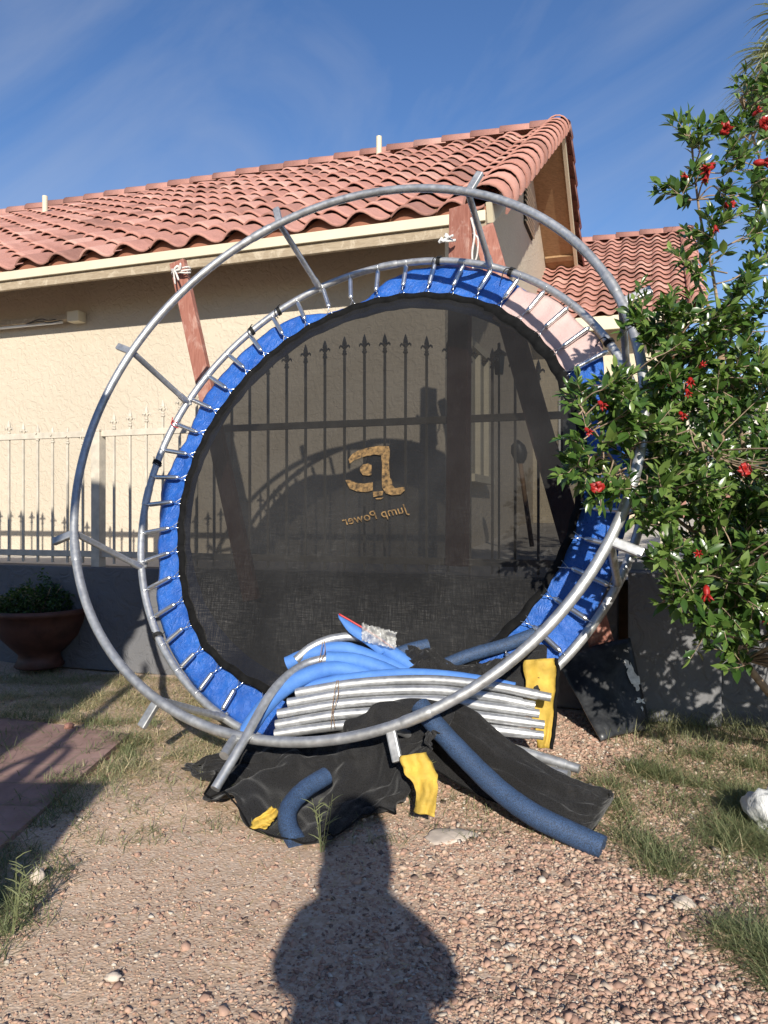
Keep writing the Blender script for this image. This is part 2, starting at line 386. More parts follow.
# ------------------------------------------------------------------ neighbour's house
HO = np.array([.437,5.517,EY])
def Hp(a, b, z): return HO + e1*a + e2*b + ez*z          # z counted from the lens height
PITCH = .585; PA = math.atan(PITCH)
def roof_slope(mb, org, ea, eu, pitch, length, run, tw, cl, a_from_right=True, amp=.055):
    """courses of S-shaped tiles, each tile its own tint; org = lower corner, ea along the eave"""
    pa = math.atan(pitch); up = np.array(eu)*math.cos(pa)+ez*math.sin(pa); nr = -np.array(eu)*math.sin(pa)+ez*math.cos(pa)
    S = run/math.cos(pa); nrow = int(S/cl); nt_ = int(length/tw)
    ss = 12; fr = np.arange(ss+1)/ss
    prof = np.where(fr<.62, np.sin(math.pi*fr/.62)*amp, -np.sin(math.pi*(fr-.62)/.38)*amp*.3)
    for r in range(nrow):
        t0 = r*cl; t1 = min(t0+cl*1.12, S)
        for k in range(nt_):
            j = rng.normal(0, .004); jt = rng.normal(0, .006); tint = min(1, max(0, rng.normal(.5,.28)))
            V = []
            for (t, h) in ((t0+jt+.006, .032+j-.015), (t0+jt, .032+j), (t0+.04, .031+j), (t1, -.004)):
                for q in range(ss+1):
                    s_ = (k+fr[q])*tw
                    V.append(org + ea*s_ + up*t + nr*(h+prof[q]))
            F = []
            for l in range(3):
                for q in range(ss): F.append((l*(ss+1)+q, l*(ss+1)+q+1, (l+1)*(ss+1)+q+1, (l+1)*(ss+1)+q))
            mb.add(V, F, tint)
    return up, nr
def caps(mb, p0, p1, nr, rad, cl, seg=10, arc=1.08):
    """row of overlapping half-round cap tiles from p0 (low) to p1"""
    p0, p1 = np.array(p0), np.array(p1); d = p1-p0; L = np.linalg.norm(d); d /= L; sd = np.cross(d, nr)
    n = int(L/cl)
    for i in range(n+1):
        t0 = i*cl; t1 = min(t0+cl*1.15, L+.02); j = rng.normal(0,.003); tint = min(1,max(0,rng.normal(.5,.22))); V = []
        for t, rr, h in ((t0+.004, rad*1.0-.012, .014), (t0, rad*1.02, .014), (t1, rad*.93, -.004)):
            for q in range(seg+1):
                an = math.pi*(q/seg-.5)*arc
                V.append(p0+d*t+sd*math.sin(an)*rr + nr*(math.cos(an)*rr+h+j))
        F = []
        for l in range(2):
            for q in range(seg): F.append((l*(seg+1)+q, l*(seg+1)+q+1, (l+1)*(seg+1)+q+1, (l+1)*(seg+1)+q))
        mb.add(V, F, tint)
def quad(mb, a, b, c, d, thick=None):
    mb.add([a,b,c,d], [(0,1,2,3)])
def house():
    root = empty('neighbour_house', tuple(HO+np.array([0,0,-.34-EY+EY])), 'cream stucco house with pink clay tile roof and gable end, beyond the iron fence', 'house')
    LA = -10.4; BK = 8.367; RB = 3.947; BASE = -.5
    zf = 1.95
    zr = lambda b: zf+PITCH*(b+.473) if b <= RB else zf+PITCH*(2*RB-b+.473)
    # walls: front and gable (pentagon), back and left
    mb = MB(); t = .012
    mb.add([Hp(LA,0,BASE),Hp(0,0,BASE),Hp(0,0,zr(0)-.06),Hp(LA,0,zr(0)-.06)], [(0,1,2,3)])
    bb = 2*RB
    mb.add([Hp(0,0,BASE),Hp(0,bb,BASE),Hp(0,bb,zr(bb)-.06),Hp(0,RB,zr(RB)-.06),Hp(0,0,zr(0)-.06)], [(0,1,2,3,4)])
    mb.add([Hp(0,bb,BASE),Hp(LA,bb,BASE),Hp(LA,bb,zr(bb)-.06),Hp(0,bb,zr(bb)-.06)], [(0,1,2,3)])
    mb.add([Hp(LA,bb,BASE),Hp(LA,0,BASE),Hp(LA,0,zr(0)-.06),Hp(LA,RB,zr(RB)-.06),Hp(LA,bb,zr(bb)-.06)], [(0,1,2,3,4)])
    mb.build('wall', M['stucco'], root)
    # roof: tiles
    mb = MB(); org = Hp(LA,-.53,zr(-.53)+.0); tw = .313
    nt_ = int((10.4+.36)/tw); Lr = nt_*tw; org = Hp(.40-Lr, -.545, zr(-.545)+.015)
    roof_slope(mb, org, e1, e2, PITCH, Lr, 4.49, tw, .29)
    roof = mb.build('roof', M['tile'], root, True, True)
    mb = MB(); org = Hp(.40, 2*RB+.545, zr(2*RB+.545)+.015)
    roof_slope(mb, org, -e1, -e2, PITCH, Lr, 4.49, tw, .29)
    mb.build('rear_slope', M['tile'], roof, True, True)
    mb = MB(); caps(mb, Hp(LA,RB,zr(RB)+.03), Hp(.42,RB,zr(RB)+.03), ez, .10, .36); mb.build('ridge_cap', M['tile'], roof, True, True)
    nf = -e2*math.sin(PA)+ez*math.cos(PA)
    mb = MB(); caps(mb, Hp(.40,-.545,zr(-.545)+.01), Hp(.36,RB,zr(RB)+.01), unit(nf+e1*.30), .145, .335)
    nb = e2*math.sin(PA)+ez*math.cos(PA)
    caps(mb, Hp(.40,2*RB+.545,zr(2*RB+.545)+.03), Hp(.40,RB,zr(RB)+.04), unit(nb+e1*.35), .12, .335); mb.build('rake_cap', M['tile'], roof, True, True)
    # deck / soffit under both slopes
    mb = MB()
    for (b0,b1) in ((-.473,RB),(2*RB+.473,RB)):
        for dz in (-.055,.0):
            mb.add([Hp(LA,b0,zr(b0)+dz),Hp(.395,b0,zr(b0)+dz),Hp(.395,b1,zr(b1)+dz),Hp(LA,b1,zr(b1)+dz)], [(0,1,2,3)])
    mb.build('soffit', M['ply'], roof)
    # lookouts (cross members) on the gable overhang
    for b in (1.0, 5.55, 7.3):
        mb = MB(); mb.box(Hp(.2,b,zr(b)-.075), e1*.19, (e2*math.cos(PA)+(ez if b<RB else -ez)*math.sin(PA))*.04, nf*.018 if b<RB else nb*.018); mb.build('lookout', M['ply'], roof)
    # barge boards
    mb = MB()
    for (b0,b1) in ((-.48,RB),(2*RB+.48,RB)):
        dv = Hp(0,b1,zr(b1))-Hp(0,b0,zr(b0)); L = np.linalg.norm(dv); dv/=L
        nn = nf if b1>b0 else nb
        mb.box((Hp(.418,b0,zr(b0)-.03)+Hp(.418,b1,zr(b1)-.03))/2, dv*L/2, nn*.062, e1*.02)
    mb.build('barge_board', M['creamtrim'], roof)
    # eave closure, fascia
    mb = MB(); n = int(Lr/tw*12); V = []
    for i in range(n+1):
        s_ = i*tw/12; f = (s_/tw)%1
        pr = math.sin(math.pi*f/.62)*.055 if f < .62 else -math.sin(math.pi*(f-.62)/.38)*.0165
        base = Hp(.40-Lr+s_, -.505, zr(-.505)); V += [base-ez*.10, base+ez*(pr*.95+.022)]
    mb.add(V, [(2*i,2*i+2,2*i+3,2*i+1) for i in range(n)]); mb.build('eave_closure', M['birdstop'], roof)
    mb = MB(); mb.bbox(Hp((LA+.40)/2,-.520,1.885), e1*(.40-LA)/2, e2*.012, ez*.034, .004); mb.build('fascia_trim', M['creamtrim'], roof)
    mb = MB(); mb.bbox(Hp((LA+.40)/2,-.49,1.842), e1*(.40-LA)/2, e2*.016, ez*.062, .004); mb.build('fascia_board', M['oldwood'], roof)
    # gable vent
    mb = MB(); mb.box(Hp(.01,RB-.0,3.62), e2*.30, e1*.012, ez*.26); v = mb.build('gable_vent', M['dark'], root)
    mb = MB()
    for i in range(9): mb.box(Hp(.03,RB,3.39+i*.058), e2*.31, e1*.012-ez*.012, ez*.006+e1*.006)
    mb.build('louvre', M['creamtrim'], v)
    # window on the gable wall
    mb = MB()
    for (b,z,hb,hz) in ((.60,.25,.03,.52),(1.32,.25,.03,.52),(.96,.80,.39,.03),(.96,.25,.02,.50)): mb.box(Hp(.03,b,z+.55), e2*hb, e1*.03, ez*hz)
    w = mb.build('window', M['creamtrim'], root)
    mb = MB(); mb.box(Hp(.012,.96,.80), e2*.34, e1*.004, ez*.50); mb.build('pane', M['glass'], w)
    mb = MB(); mb.box(Hp(.05,.96,.27), e2*.42, e1*.05, ez*.03); mb.build('sill', M['creamtrim'], w)
    # vent pipes on the roof
    for px, py, b in ((45,206,2.9),(379,150,3.55)):
        k = (px-384)/770; # find point on roof slope
        Y = 5.667; 
        # solve a for given b
        A = np.array([[e1[0], -k],[e1[1], -1.0]]); rhs = -np.array([HO[0]+e2[0]*b, HO[1]+e2[1]*b]); a_, Yy = np.linalg.solve(A, rhs)
        mb = MB(); p = Hp(a_, b, zr(b)); mb.tube([p, p+ez*.30],.035,10); mb.build('vent_pipe', M['creamtrim'], roof)
    return root
house()
def light_fixture():
    p = at(30,324,6.3); c = np.array(p)
    # on the front wall under the eave
    k = (44-384)/770; X = k*(5.667)/(1+.344*k); c = np.array([X, 5.667-.344*X, 0])-e2*.05; c[2] = EY+(512-321)/770*c[1]
    root = empty('tube_light', tuple(c), 'long unlit fluorescent light fixture on the stucco wall under the eave', 'light fixture')
    mb = MB(); mb.bbox(c-e1*.25, e1*.62, e2*.045, ez*.022, .006); mb.build('housing', M['oldwood'], root)
    mb = MB(); mb.tube([c-e1*.84-ez*.03-e2*.01, c+e1*.25-ez*.03-e2*.01], .014, 10); mb.build('tube', M['metalwhite'], root, True)
    mb = MB(); mb.bbox(c+e1*.39, e1*.06, e2*.05, ez*.045, .008); mb.build('end_box', M['creamtrim'], root)
    mb = MB(); 
    for s in (0,.02): mb.tube(spline([c+e1*(.28)-e2*.03-ez*s, c+e1*.15-e2*.055-ez*(.02+s), c+e1*.05-e2*.05-ez*(.0+s), c-e1*.1-e2*.05-ez*.03],16), .004, 5)
    mb.build('cable', M['black'], root)
light_fixture()
def wing():
    g = lambda a, b, z: np.array([3.6,8.66,EY])+e1*a+e2*b+ez*z      # origin: right front corner of the eave
    root = empty('garage_wing', (3.6,8.9,.85), 'lower tiled building with cream wall behind the pomegranate branches', 'building')
    tw, cl = .213, .205; zf = 2.30; zr = lambda b: zf+.63*b; LR = 4.26
    mb = MB(); org = g(-LR-.12,-.06,zf-.02); roof_slope(mb, org, e1, e2, .63, LR+.0, 2.98, tw, cl, amp=.04)
    roof = mb.build('roof', M['tile'], root, True, True)
    nf = -e2*math.sin(PA)+ez*math.cos(PA)
    mb = MB(); caps(mb, g(-.06,-.07,zf), g(-.06,2.9,zr(2.9)+.03), nf+e1*.2, .10, .24); mb.build('rake_cap', M['tile'], roof, True, True)
    mb = MB(); caps(mb, g(-LR-.2,2.9,zr(2.9)+.03), g(.02,2.9,zr(2.9)+.03), ez, .09, .34); mb.build('ridge_cap', M['tile'], roof, True, True)
    mb = MB(); mb.box(g(-LR/2,1.45,(zf+zr(2.9))/2-.04), e1*(LR/2), (e2*2.9+ez*(zr(2.9)-zf))/2, nf*.03); 
    mb.add([g(-LR,2.9,zr(2.9)),g(0,2.9,zr(2.9)),g(0,5.8,zf),g(-LR,5.8,zf)], [(0,1,2,3)]); mb.build('roof_deck', M['birdstop'], roof)
    mb = MB(); mb.bbox(g(-LR/2,-.01,zf-.09), e1*LR/2, e2*.02, ez*.08, .004); mb.build('fascia_board', M['creamtrim'], roof)
    mb = MB(); xr = -.43
    mb.add([g(-LR,.42,-.6),g(xr,.42,-.6),g(xr,.42,zf+.1),g(-LR,.42,zf+.1)], [(0,1,2,3)])
    mb.add([g(xr,.42,-.6),g(xr,5.4,-.6),g(xr,5.4,zf+.1),g(xr,2.9,zr(2.9)-.1),g(xr,.42,zf+.1)], [(0,1,2,3,4)])
    mb.build('wall', M['stucco2'], root)
    mb = MB(); mb.bbox(g(xr-.06,.36,-.06), e1*.16, e2*.07, ez*.16, .01); mb.build('pillar_base', M['stucco2'], root)
    mb = MB(); mb.bbox(g(-1.35,.40,.9), e1*.30, e2*.02, ez*.5, .01); w = mb.build('window', M['metalwhite'], root)
    mb = MB(); mb.box(g(-1.35,.375,.9), e1*.25, e2*.003, ez*.45); mb.build('pane', M['glass'], w)
    mb = MB(); p = g(-LR+.35,.85,zr(.85)); mb.tube([p,p+ez*.42],.045,10); mb.build('vent_pipe', M['creamtrim'], roof)
wing()
# far things seen through the branches at the right
def far_things():
    def block(name, label, cat, px0, px1, py0, py1, Y, depth, mat, zb=.85, roofm=None):
        a, b = at(px0,py0,Y), at(px1,py1,Y); root = empty(name, ((a.x+b.x)/2,Y+depth/2,zb), label, cat); mb = MB()
        c = np.array([(a.x+b.x)/2, Y+depth/2, (a.z+zb)/2]); mb.bbox(c, (abs(b.x-a.x)/2,0,0),(0,depth/2,0),(0,0,(a.z-zb)/2),.03); mb.build('wall', mat, root)
        return root, a, b
    r,a,b = block('white_house','far low white house beyond the street, seen through the pomegranate leaves','house',655,800,412,500,34,7,M['farwall'])
    mb = MB(); x0,x1 = a.x-.6,b.x+.6; z = a.z; mb.add([(x0,33.2,z),(x1,33.2,z),(x1,41.8,z),(x0,41.8,z),(x0,37.5,z+1.1),(x1,37.5,z+1.1)],[(0,1,5,4),(2,3,4,5),(0,4,3),(1,2,5),(0,3,2,1)]); mb.build('roof', M['farwall'], r)
    for px in (672,700,735):
        mb = MB(); q = at(px,452,33.97); mb.bbox(q,(.9,0,0),(0,.05,0),(0,0,.6),.02); w = mb.build('window', M['metalwhite'], r)
        mb = MB(); mb.box(q+Vector((0,-.055,0)),(.8,0,0),(0,.005,0),(0,0,.5)); mb.build('pane', M['glass'], w)
    # block wall low red
    mb = MB()
    for i in range(3): mb.bbox((9.5,15.2,.95+i*.2),(6.2+.02*i,0,0),(0,.12,0),(0,0,.098),.012)
    o = mb.build('brick_wall', M['brickred']); tag(o,'low red block wall across the drive, behind the pomegranate','wall')
    # van
    p = at(706,470,20); root = empty('parked_van',(p.x,20,.85),'white parked vehicle half hidden behind the pomegranate leaves','vehicle')
    prof = [(-2.3,.35),(-2.3,1.0),(-1.9,1.2),(-1.3,1.75),(1.9,1.8),(2.3,1.2),(2.35,.4)]
    V = []; n=len(prof)
    for y in (-.9,.9):
        for x,z in prof: V.append((p.x+x,20+y,.85+z))
    F=[tuple(range(n)),tuple(range(2*n-1,n-1,-1))]+[(i,(i+1)%n+0,(i+1)%n+n,i+n)[::-1] for i in range(n)]
    mb=MB(); mb.add(V,F); mb.build('body',M['metalwhite'],root)
    for x in (-.6,.7):
        mb=MB(); mb.box((p.x+x,19.09,.85+1.42),(.5,0,0),(0,.01,0),(0,0,.22)); mb.build('window',M['glass'],root)
    for x in (-1.4,1.4):
        mb=MB(); mb.tube([(p.x+x,19.05,.85+.33),(p.x+x,19.3,.85+.33)],.33,20); mb.build('wheel',M['black'],root)
    # pole
    p = at(721,400,26); mb=MB(); mb.tube([(p.x,26,.8),(p.x,26,6.6)],[.16,.13],10); o=mb.build('utility_pole',M['pole'],None,True); tag(o,'brown wooden utility pole standing beyond the house at right','pole')
far_things()
# hills, thin far line
mb = MB(); V=[]
for i in range(81):
    x=-900+i*22.5; h=18+14*mnoise.noise(Vector((i*.13,2,0)))+5*mnoise.noise(Vector((i*.5,7,0)))
    V+= [(x,640,0),(x,700,h*1.2),(x,800,0)]
F=[]
for i in range(80): F+=[(3*i,3*i+3,3*i+4,3*i+1),(3*i+1,3*i+4,3*i+5,3*i+2)]
mb.add(V,F); tag(mb.build('hills', simple('hill_brown',(.28,.24,.20),.95), None, True), kind='structure')

# ------------------------------------------------------------------ garden walls
def walls():
    mb = MB(); c = (fl(-4.5)+fl(1.15))/2; L = np.linalg.norm(fl(-4.5)-fl(1.15))/2
    c[2] = .315; mb.bbox(c+e2*.02, e1*L, e2*.075, ez*.315, .008); o = mb.build('garden_wall', M['greywall'])
    tag(o, 'long grey stucco garden wall carrying the iron fence, behind the pot and ring', 'wall')
    mb = MB(); p0 = np.array([1.137,3.589,0]); w = .402
    c = p0+e1*w/2+e2*.12; c[2] = .345; mb.bbox(c, e1*w/2, e2*.12, ez*.345, .008); o = mb.build('wall_pier', M['greywall'])
    tag(o, 'square grey stucco pier dappled by leaf shade, right of the leaning black panel', 'pier')
    mb = MB(); a = p0+e1*(w+.003); c = a+e1*1.4+e2*.16; c[2]=.235; mb.bbox(c, e1*1.4, e2*.09, ez*.235, .008); c2=c.copy(); c2[2]=.49
    o = mb.build('low_wall', M['greywall']); tag(o,'lower grey wall with a pale cap right of the pier, under the pomegranate','wall')
    mb = MB(); mb.bbox(c2, e1*1.4, e2*.11, ez*.02,.006); mb.build('cap', M['concrete'], o)
walls()
# ------------------------------------------------------------------ iron fence
def fence():
    root = empty('iron_fence', tuple(fl(0,0,.64)), 'cream iron fence with fleur-de-lis pickets and an arched middle, on the garden wall', 'fence')
    XS, XE = -4.3, 3.2; P1, P2 = -1.777, 1.118
    sp = (P2-P1)/26
    def top(X):
        if X < P1: d = (X-(P1-1.45))/1.45; return .52+.17*(.5+.5*math.cos(math.pi*max(-1,min(1,d))))
        if X <= P2: dx = X+.12; return .60+.37*(.5+.5*math.cos(math.pi*min(1,abs(dx)/1.72)))
        return .56+.10*math.sin(min(1,(X-P2)/2)*math.pi)
    for z in (EY+.487, EY-.262):
        for (xa,xb) in ((XS,P1-.028),(P1+.028,P2-.028),(P2+.028,XE)):
            mb = MB(); a, b = fl(xa,0,z), fl(xb,0,z); c=(a+b)/2; mb.bbox(c, (b-a)/2, e2*.0125, ez*.019, .003); mb.build('rail', M['iron'], root)
    for X in (P1, P2, -4.2):
        mb = MB(); c = fl(X,0,(.63+EY+.50)/2); mb.bbox(c, e1*.031, e2*.031, ez*(EY+.50-.63)/2, .003); 
        mb.bbox(fl(X,0,EY+.505), e1*.034, e2*.034, ez*.006, .002); mb.build('post', M['iron'], root)
    def fin(mb, c):
        """fleur-de-lis spear head, about 9 cm tall"""
        c = np.array(c)
        mb.tube([c-ez*.0, c+ez*.006, c+ez*.012],[.012,.014,.012],8); mb.tube([c+ez*.014, c+ez*.02, c+ez*.026],[.009,.011,.009],8)
        mb.tube([c+ez*.026, c+ez*.042, c+ez*.062, c+ez*.085, c+ez*.105],[.006,.011,.0135,.008,.001],8, flat=None)
        for s in (-1,1):
            mb.tube([c+ez*.03, c+e1*s*.012+ez*.046, c+e1*s*.023+ez*.052, c+e1*s*.029+ez*.046, c+e1*s*.030+ez*.036],[.005,.006,.0065,.005,.002],6)
        for s in (-1,1):
            mb.tube([c+ez*.03, c+e2*s*.010+ez*.046, c+e2*s*.018+ez*.050, c+e2*s*.022+ez*.04],[.004,.005,.005,.002],6)
    X = XS+.08; xs = []
    x = P1-sp
    while x > XS: xs.append(x); x -= sp
    xs += [P1+sp*i for i in range(1,26)]
    x = P2+sp
    while x < XE: xs.append(x); x += sp
    for x in xs:
        mb = MB(); zt = EY+top(x)-.10; zb = EY-.32
        a, b = fl(x,0,zb), fl(x,0,zt); mb.bbox((a+b)/2, e1*.0065, e2*.0065, ez*(zt-zb)/2, .0015); fin(mb, b); mb.build('picket', M['iron'], root, False)
fence()
def lantern():
    # garden lantern on a stake just behind the fence
    b = fl(.585,.05,.63); root = empty('garden_lantern', tuple(b), 'small lantern on a thin stake behind the fence, seen through the jump mat', 'lantern')
    top = EY+(512-352)/770*b[1]
    mb = MB(); mb.tube([b, (b[0],b[1],top-.12)], .006, 8); mb.build('stake', M['black'], root)
    c = np.array([b[0],b[1],top])
    mb = MB(); mb.tube([c-ez*.12,c-ez*.115,c-ez*.02,c-ez*.015],[.018,.022,.030,.030],4); mb.build('glass_body', M['glass'], root)
    mb = MB(); mb.tube([c-ez*.018,c-ez*.010,c+ez*.012,c+ez*.02,c+ez*.045,c+ez*.05],[.042,.042,.012,.008,.008,.001],10); mb.build('cap', M['black'], root)
lantern()
def shovel():
    b = np.array(at(532,548,5.6)); b[2]=.72; t = np.array(at(517,440,5.55)); root = empty('shovel', tuple(b), 'dark upturned shovel leaning by the gable wall, seen through the jump mat', 'shovel')
    d=(t-b); mb=MB(); mb.tube([b,b+d*.78],.017,8); mb.build('handle',M['pole'],root,True)
    s=e1; mb=MB(); V=[];P=[(.78,.02),(.82,.045),(.88,.06),(.95,.05),(1.0,.012)]
    for f_,w in P: V += [b+d*f_-s*w+e2*.015, b+d*f_-e2*.012, b+d*f_+s*w+e2*.015]
    F=[]
    for i in range(4): F += [(3*i,3*i+1,3*i+4,3*i+3),(3*i+1,3*i+2,3*i+5,3*i+4)]
    mb.add(V,F); o=mb.build('blade',M['black'],root,True); md=o.modifiers.new('s','SOLIDIFY'); md.thickness=.006
shovel()

# ------------------------------------------------------------------ trampoline
tn = np.array([.3567,.8482,-.3915]); tn /= np.linalg.norm(tn)
tv = ez-tn*(tn[2]); tv /= np.linalg.norm(tv); tu = np.cross(tv, -tn)
C1 = .8*np.array([-.3007,3.858,.4237])+ez*EY; C2 = .8*np.array([-.1041,4.3998,.1964])+ez*EY
RR = 1.22
def TP(a, r, C=C2, d=0.0):
    w = math.cos(R(a))*tu+math.sin(R(a))*tv; return C+w*r+tn*d
def interp(a, tab):
    a = a % 360; t = sorted(tab); t = [(t[-1][0]-360,t[-1][1])]+t+[(t[0][0]+360,t[0][1])]
    for (x0,y0),(x1,y1) in zip(t,t[1:]):
        if x0 <= a <= x1: return y0+(y1-y0)*(a-x0)/(x1-x0)
MATR = [(0,.985),(30,1.0),(45,1.015),(60,1.03),(90,1.025),(120,1.015),(150,1.0),(186,1.005),(204,1.01),(220,1.04),(232,1.065),(250,1.05),(290,1.03),(330,.995)]
PADR = [(0,1.15),(12,1.10),(24,1.11),(32,1.17),(45,1.175),(57,1.16),(64,1.19),(79,1.21),(88,1.185),(95,1.13),(100,1.05),(106,1.025),(113,1.05),(120,1.12),(128,1.16),(140,1.16),(155,1.155),(167,1.11),(180,1.15),(191,1.125),(202,1.125),(215,1.18),(235,1.19),(250,1.20),(300,1.19),(325,1.185),(345,1.145)]
def trampoline():
    root = empty('trampoline', tuple(C2-tn*.0+(-tv)*RR*0+np.array([0,0,-C2[2]])), 'round trampoline frame tipped on its side with black mat and torn blue pad', 'trampoline')
    def ring(name, C, rad, phase):
        mb = MB(); n = 192
        mb.tube([TP(360*i/n, RR, C) for i in range(n)], rad, 14, closed=True); o = mb.build(name, M['galv'], root, True)
        # swaged joints where ring sections meet
        for k in range(4):
            a = phase+90*k; mb = MB(); mb.tube([TP(a+q*.5, RR, C) for q in range(-5,6)], [rad+.0004]+[rad+.0022]*9+[rad+.0004], 14, caps=False); mb.build('joint_sleeve', M['galv'], o, True)
        return o
    outer = ring('outer_ring', C1, .0185, 27)
    inner = ring('inner_ring', C2, .0180, 4)
    for k in range(8):
        a = 22.5+45*k; p = TP(a,RR,C2); q = TP(a,RR,C1); leg = MB()
        d = q-p; L = np.linalg.norm(d); d /= L; w = math.cos(R(a))*tu+math.sin(R(a))*tv
        leg.tube([p+d*.015, p+d*.07, p+d*.075, q-d*.017], [.0175,.0175,.0145,.0145], 12)
        o = leg.build('leg', M['galv'], root, True, sharp=40)
        s = MB(); c = q+w*.062-d*.004; s.bbox(c, w*.050, np.cross(w,d)*.0165, d*.011, .005); s.build('foot_stub', M['galv'], o)
        t = MB(); t.tube([p-d*.002-w*.019, p-d*.006-w*.022, p-d*.009-w*.024],[.008,.008,.005],6); t.build('bolt', M['chrome'], o)
    # mat
    def sag(r, a): return .035*(1-(r/1.0)**2) 
    mb = MB(); na, nr_ = 192, 22; V = [TP(0,0,C2,sag(0,0))]
    for j in range(1,nr_+1):
        for i in range(na):
            a = 360*i/na; r = (interp(a,MATR)-.016)*j/nr_
            dz = .010*mnoise.noise(Vector((r*math.cos(R(a))*3, r*math.sin(R(a))*3, 5)))
            V.append(TP(a, r, C2, sag(r,a)+dz*(1-(j/nr_)**4)))
    F = [(0,1+i,1+(i+1)%na) for i in range(na)]
    for j in range(1,nr_):
        for i in range(na): F.append((1+(j-1)*na+i, 1+j*na+i, 1+j*na+(i+1)%na, 1+(j-1)*na+(i+1)%na))
    V = np.array(V); 
    mat = bpy.data.objects.new('jump_mat', bpy.data.meshes.new('jump_mat')); bpy.data.objects.remove(mat)
    mat = mesh_np('jump_mat', V-C2, F, M['mat'], None, True); mat.location = C2; mat.parent = root; mat.matrix_parent_inverse = Matrix.Translation(-Vector(root.location))
    # border webbing, scalloped between the springs
    def sub(mb, name, m_, smooth=False, sharp=None):
        mb.V = [v-C2 for v in mb.V]; o = mesh_np(name, np.concatenate(mb.V), mb.F, m_, None, smooth); o.parent = mat; return o
    mb = MB(); na = 576; V = []
    for i in range(na):
        a = 360*i/na; r0 = interp(a,MATR); wob = .006*mnoise.noise(Vector((math.cos(R(a))*9,math.sin(R(a))*9,0)))
        ro = r0+.0035*math.cos(R(a-6.5)*48)+wob*.5; wd = .036+.010*mnoise.noise(Vector((math.cos(R(a))*5,math.sin(R(a))*5,8)))+(.015 if 20<a<62 else 0)
        for (r,d) in ((ro-wd,.004),(ro-wd*.9,-.003),(ro-wd*.5,-.006-.004*mnoise.noise(Vector((a*.4,0,0)))),(ro-.004,-.004),(ro,.0),(ro-.004,.006),(ro-wd,.008)):
            V.append(TP(a,r,C2,d+sag(r,a)*.5-.001))
    k = 7; F = []
    for i in range(na):
        for j in range(k-1): F.append((i*k+j,((i+1)%na)*k+j,((i+1)%na)*k+j+1,i*k+j+1))
    mb.add(V,F); sub(mb, 'border', M['webbing'], True)
    # springs and v-rings
    for k in range(48):
        a = 6.5+7.5*k; rm = interp(a,MATR); j = rng.normal(0,.6)
        w = math.cos(R(a))*tu+math.sin(R(a))*tv; tang = np.cross(w,tn)
        p0 = TP(a,RR+.016,C2,-.012); r1 = RR-.026; r2 = rm+.044; 
        mb = MB(); n = 34; pts = []; rad = []
        mb.tube(spline([TP(a,RR-.004,C2,-.022),TP(a,RR-.014,C2,-.018),TP(a,r1,C2,-.010)],8), .0022, 6)
        A = TP(a,r1,C2,-.010); B = TP(a+j*.4,r2,C2,-.004)
        for q in range(n+1):
            f = q/n; rr = .0122*(1 if .08<f<.92 else (.55+.45*min(f,1-f)/.08)); pts.append(A+(B-A)*f); rad.append(rr*(1.0 if q%2 else .86))
        mb.tube(pts, rad, 10); mb.tube(spline([B,TP(a,rm+.034,C2,-.003),TP(a,rm+.024,C2,-.001)],8), .0022, 6)
        mb.build('spring', M['chrome'], root, True)
        mb = MB(); vtx = TP(a,rm+.032,C2,-.001); l = TP(a,rm-.006,C2,-.004)+tang*.016; r_ = TP(a,rm-.006,C2,-.004)-tang*.016
        mb.tube([l,vtx,r_], .0022, 6); sub(mb,'v_ring',M['chrome'],True)
    # pad
    def pad(name, a0, a1, mat_, label=None, rin=.955, dd=0):
        n = int((a1-a0)*2.2); m_ = 12; V = []
        for i in range(n+1):
            a = a0+(a1-a0)*i/n; ro = interp(a,PADR)+.018+.006*mnoise.noise(Vector((math.cos(R(a))*16,math.sin(R(a))*16,1)))
            if a0 == 30: ro += .012*math.sin(R(a)*24)
            for j in range(m_+1):
                f = j/m_; r = rin+(ro-rin)*f
                q = Vector((r*math.cos(R(a))*7, r*math.sin(R(a))*7, 4))
                d = .034+dd+.009*mnoise.noise(q)+.006*mnoise.noise(q*2.7)+.008*(f>.98)
                V.append(TP(a,r,C2,d))
        k = m_+1; F = [(i*k+j,(i+1)*k+j,(i+1)*k+j+1,i*k+j+1) for i in range(n) for j in range(m_)]
        o = mesh_np(name, V, F, mat_, root, True); md = o.modifiers.new('s','SOLIDIFY'); md.thickness = .006
        if label: o['label'] = label
        return o
    pad('spring_pad', 56, 391, M['bluepad'], None)
    pad('pad_section', 30, 58.5, M['pinkpad'], 'faded pink torn section of the spring pad', .965, -.018)
    # straps tied round the frame
    for (a, C, m_) in ((175,C2,'blackcloth'),(133,C2,'blackcloth'),(124.5,C2,'blackcloth'),(81,C2,'blackcloth'),(31,C2,'blackcloth'),(350,C2,'blackcloth'),(-139,C2,'blackcloth'),(164,C2,'redtie'),(62,C2,'blackcloth')):
        w = math.cos(R(a))*tu+math.sin(R(a))*tv; tg = np.cross(w,tn); c = TP(a,RR,C); mb = MB()
        for s in range(3 if m_=='blackcloth' else 2):
            o_ = (s-1)*.007; mb.tube([c+tg*(o_+.004*math.sin(t_))+.021*(math.cos(t_)*w+math.sin(t_)*tn) for t_ in np.linspace(0,2*math.pi,15)[:-1]], .0035 if m_=='blackcloth' else .0018, 6, closed=True)
        e = c-tn*.024
        mb.tube(spline([e, e+tg*.012-tn*.01-w*.01, e+tg*.02-w*.03, e+tg*.012-w*.055-ez*.01],10), .0026, 5)
        mb.tube(spline([e, e-tg*.012-tn*.008, e-tg*.025+w*.012],8), .0026, 5)
        mb.build('tie', M[m_], root, True)
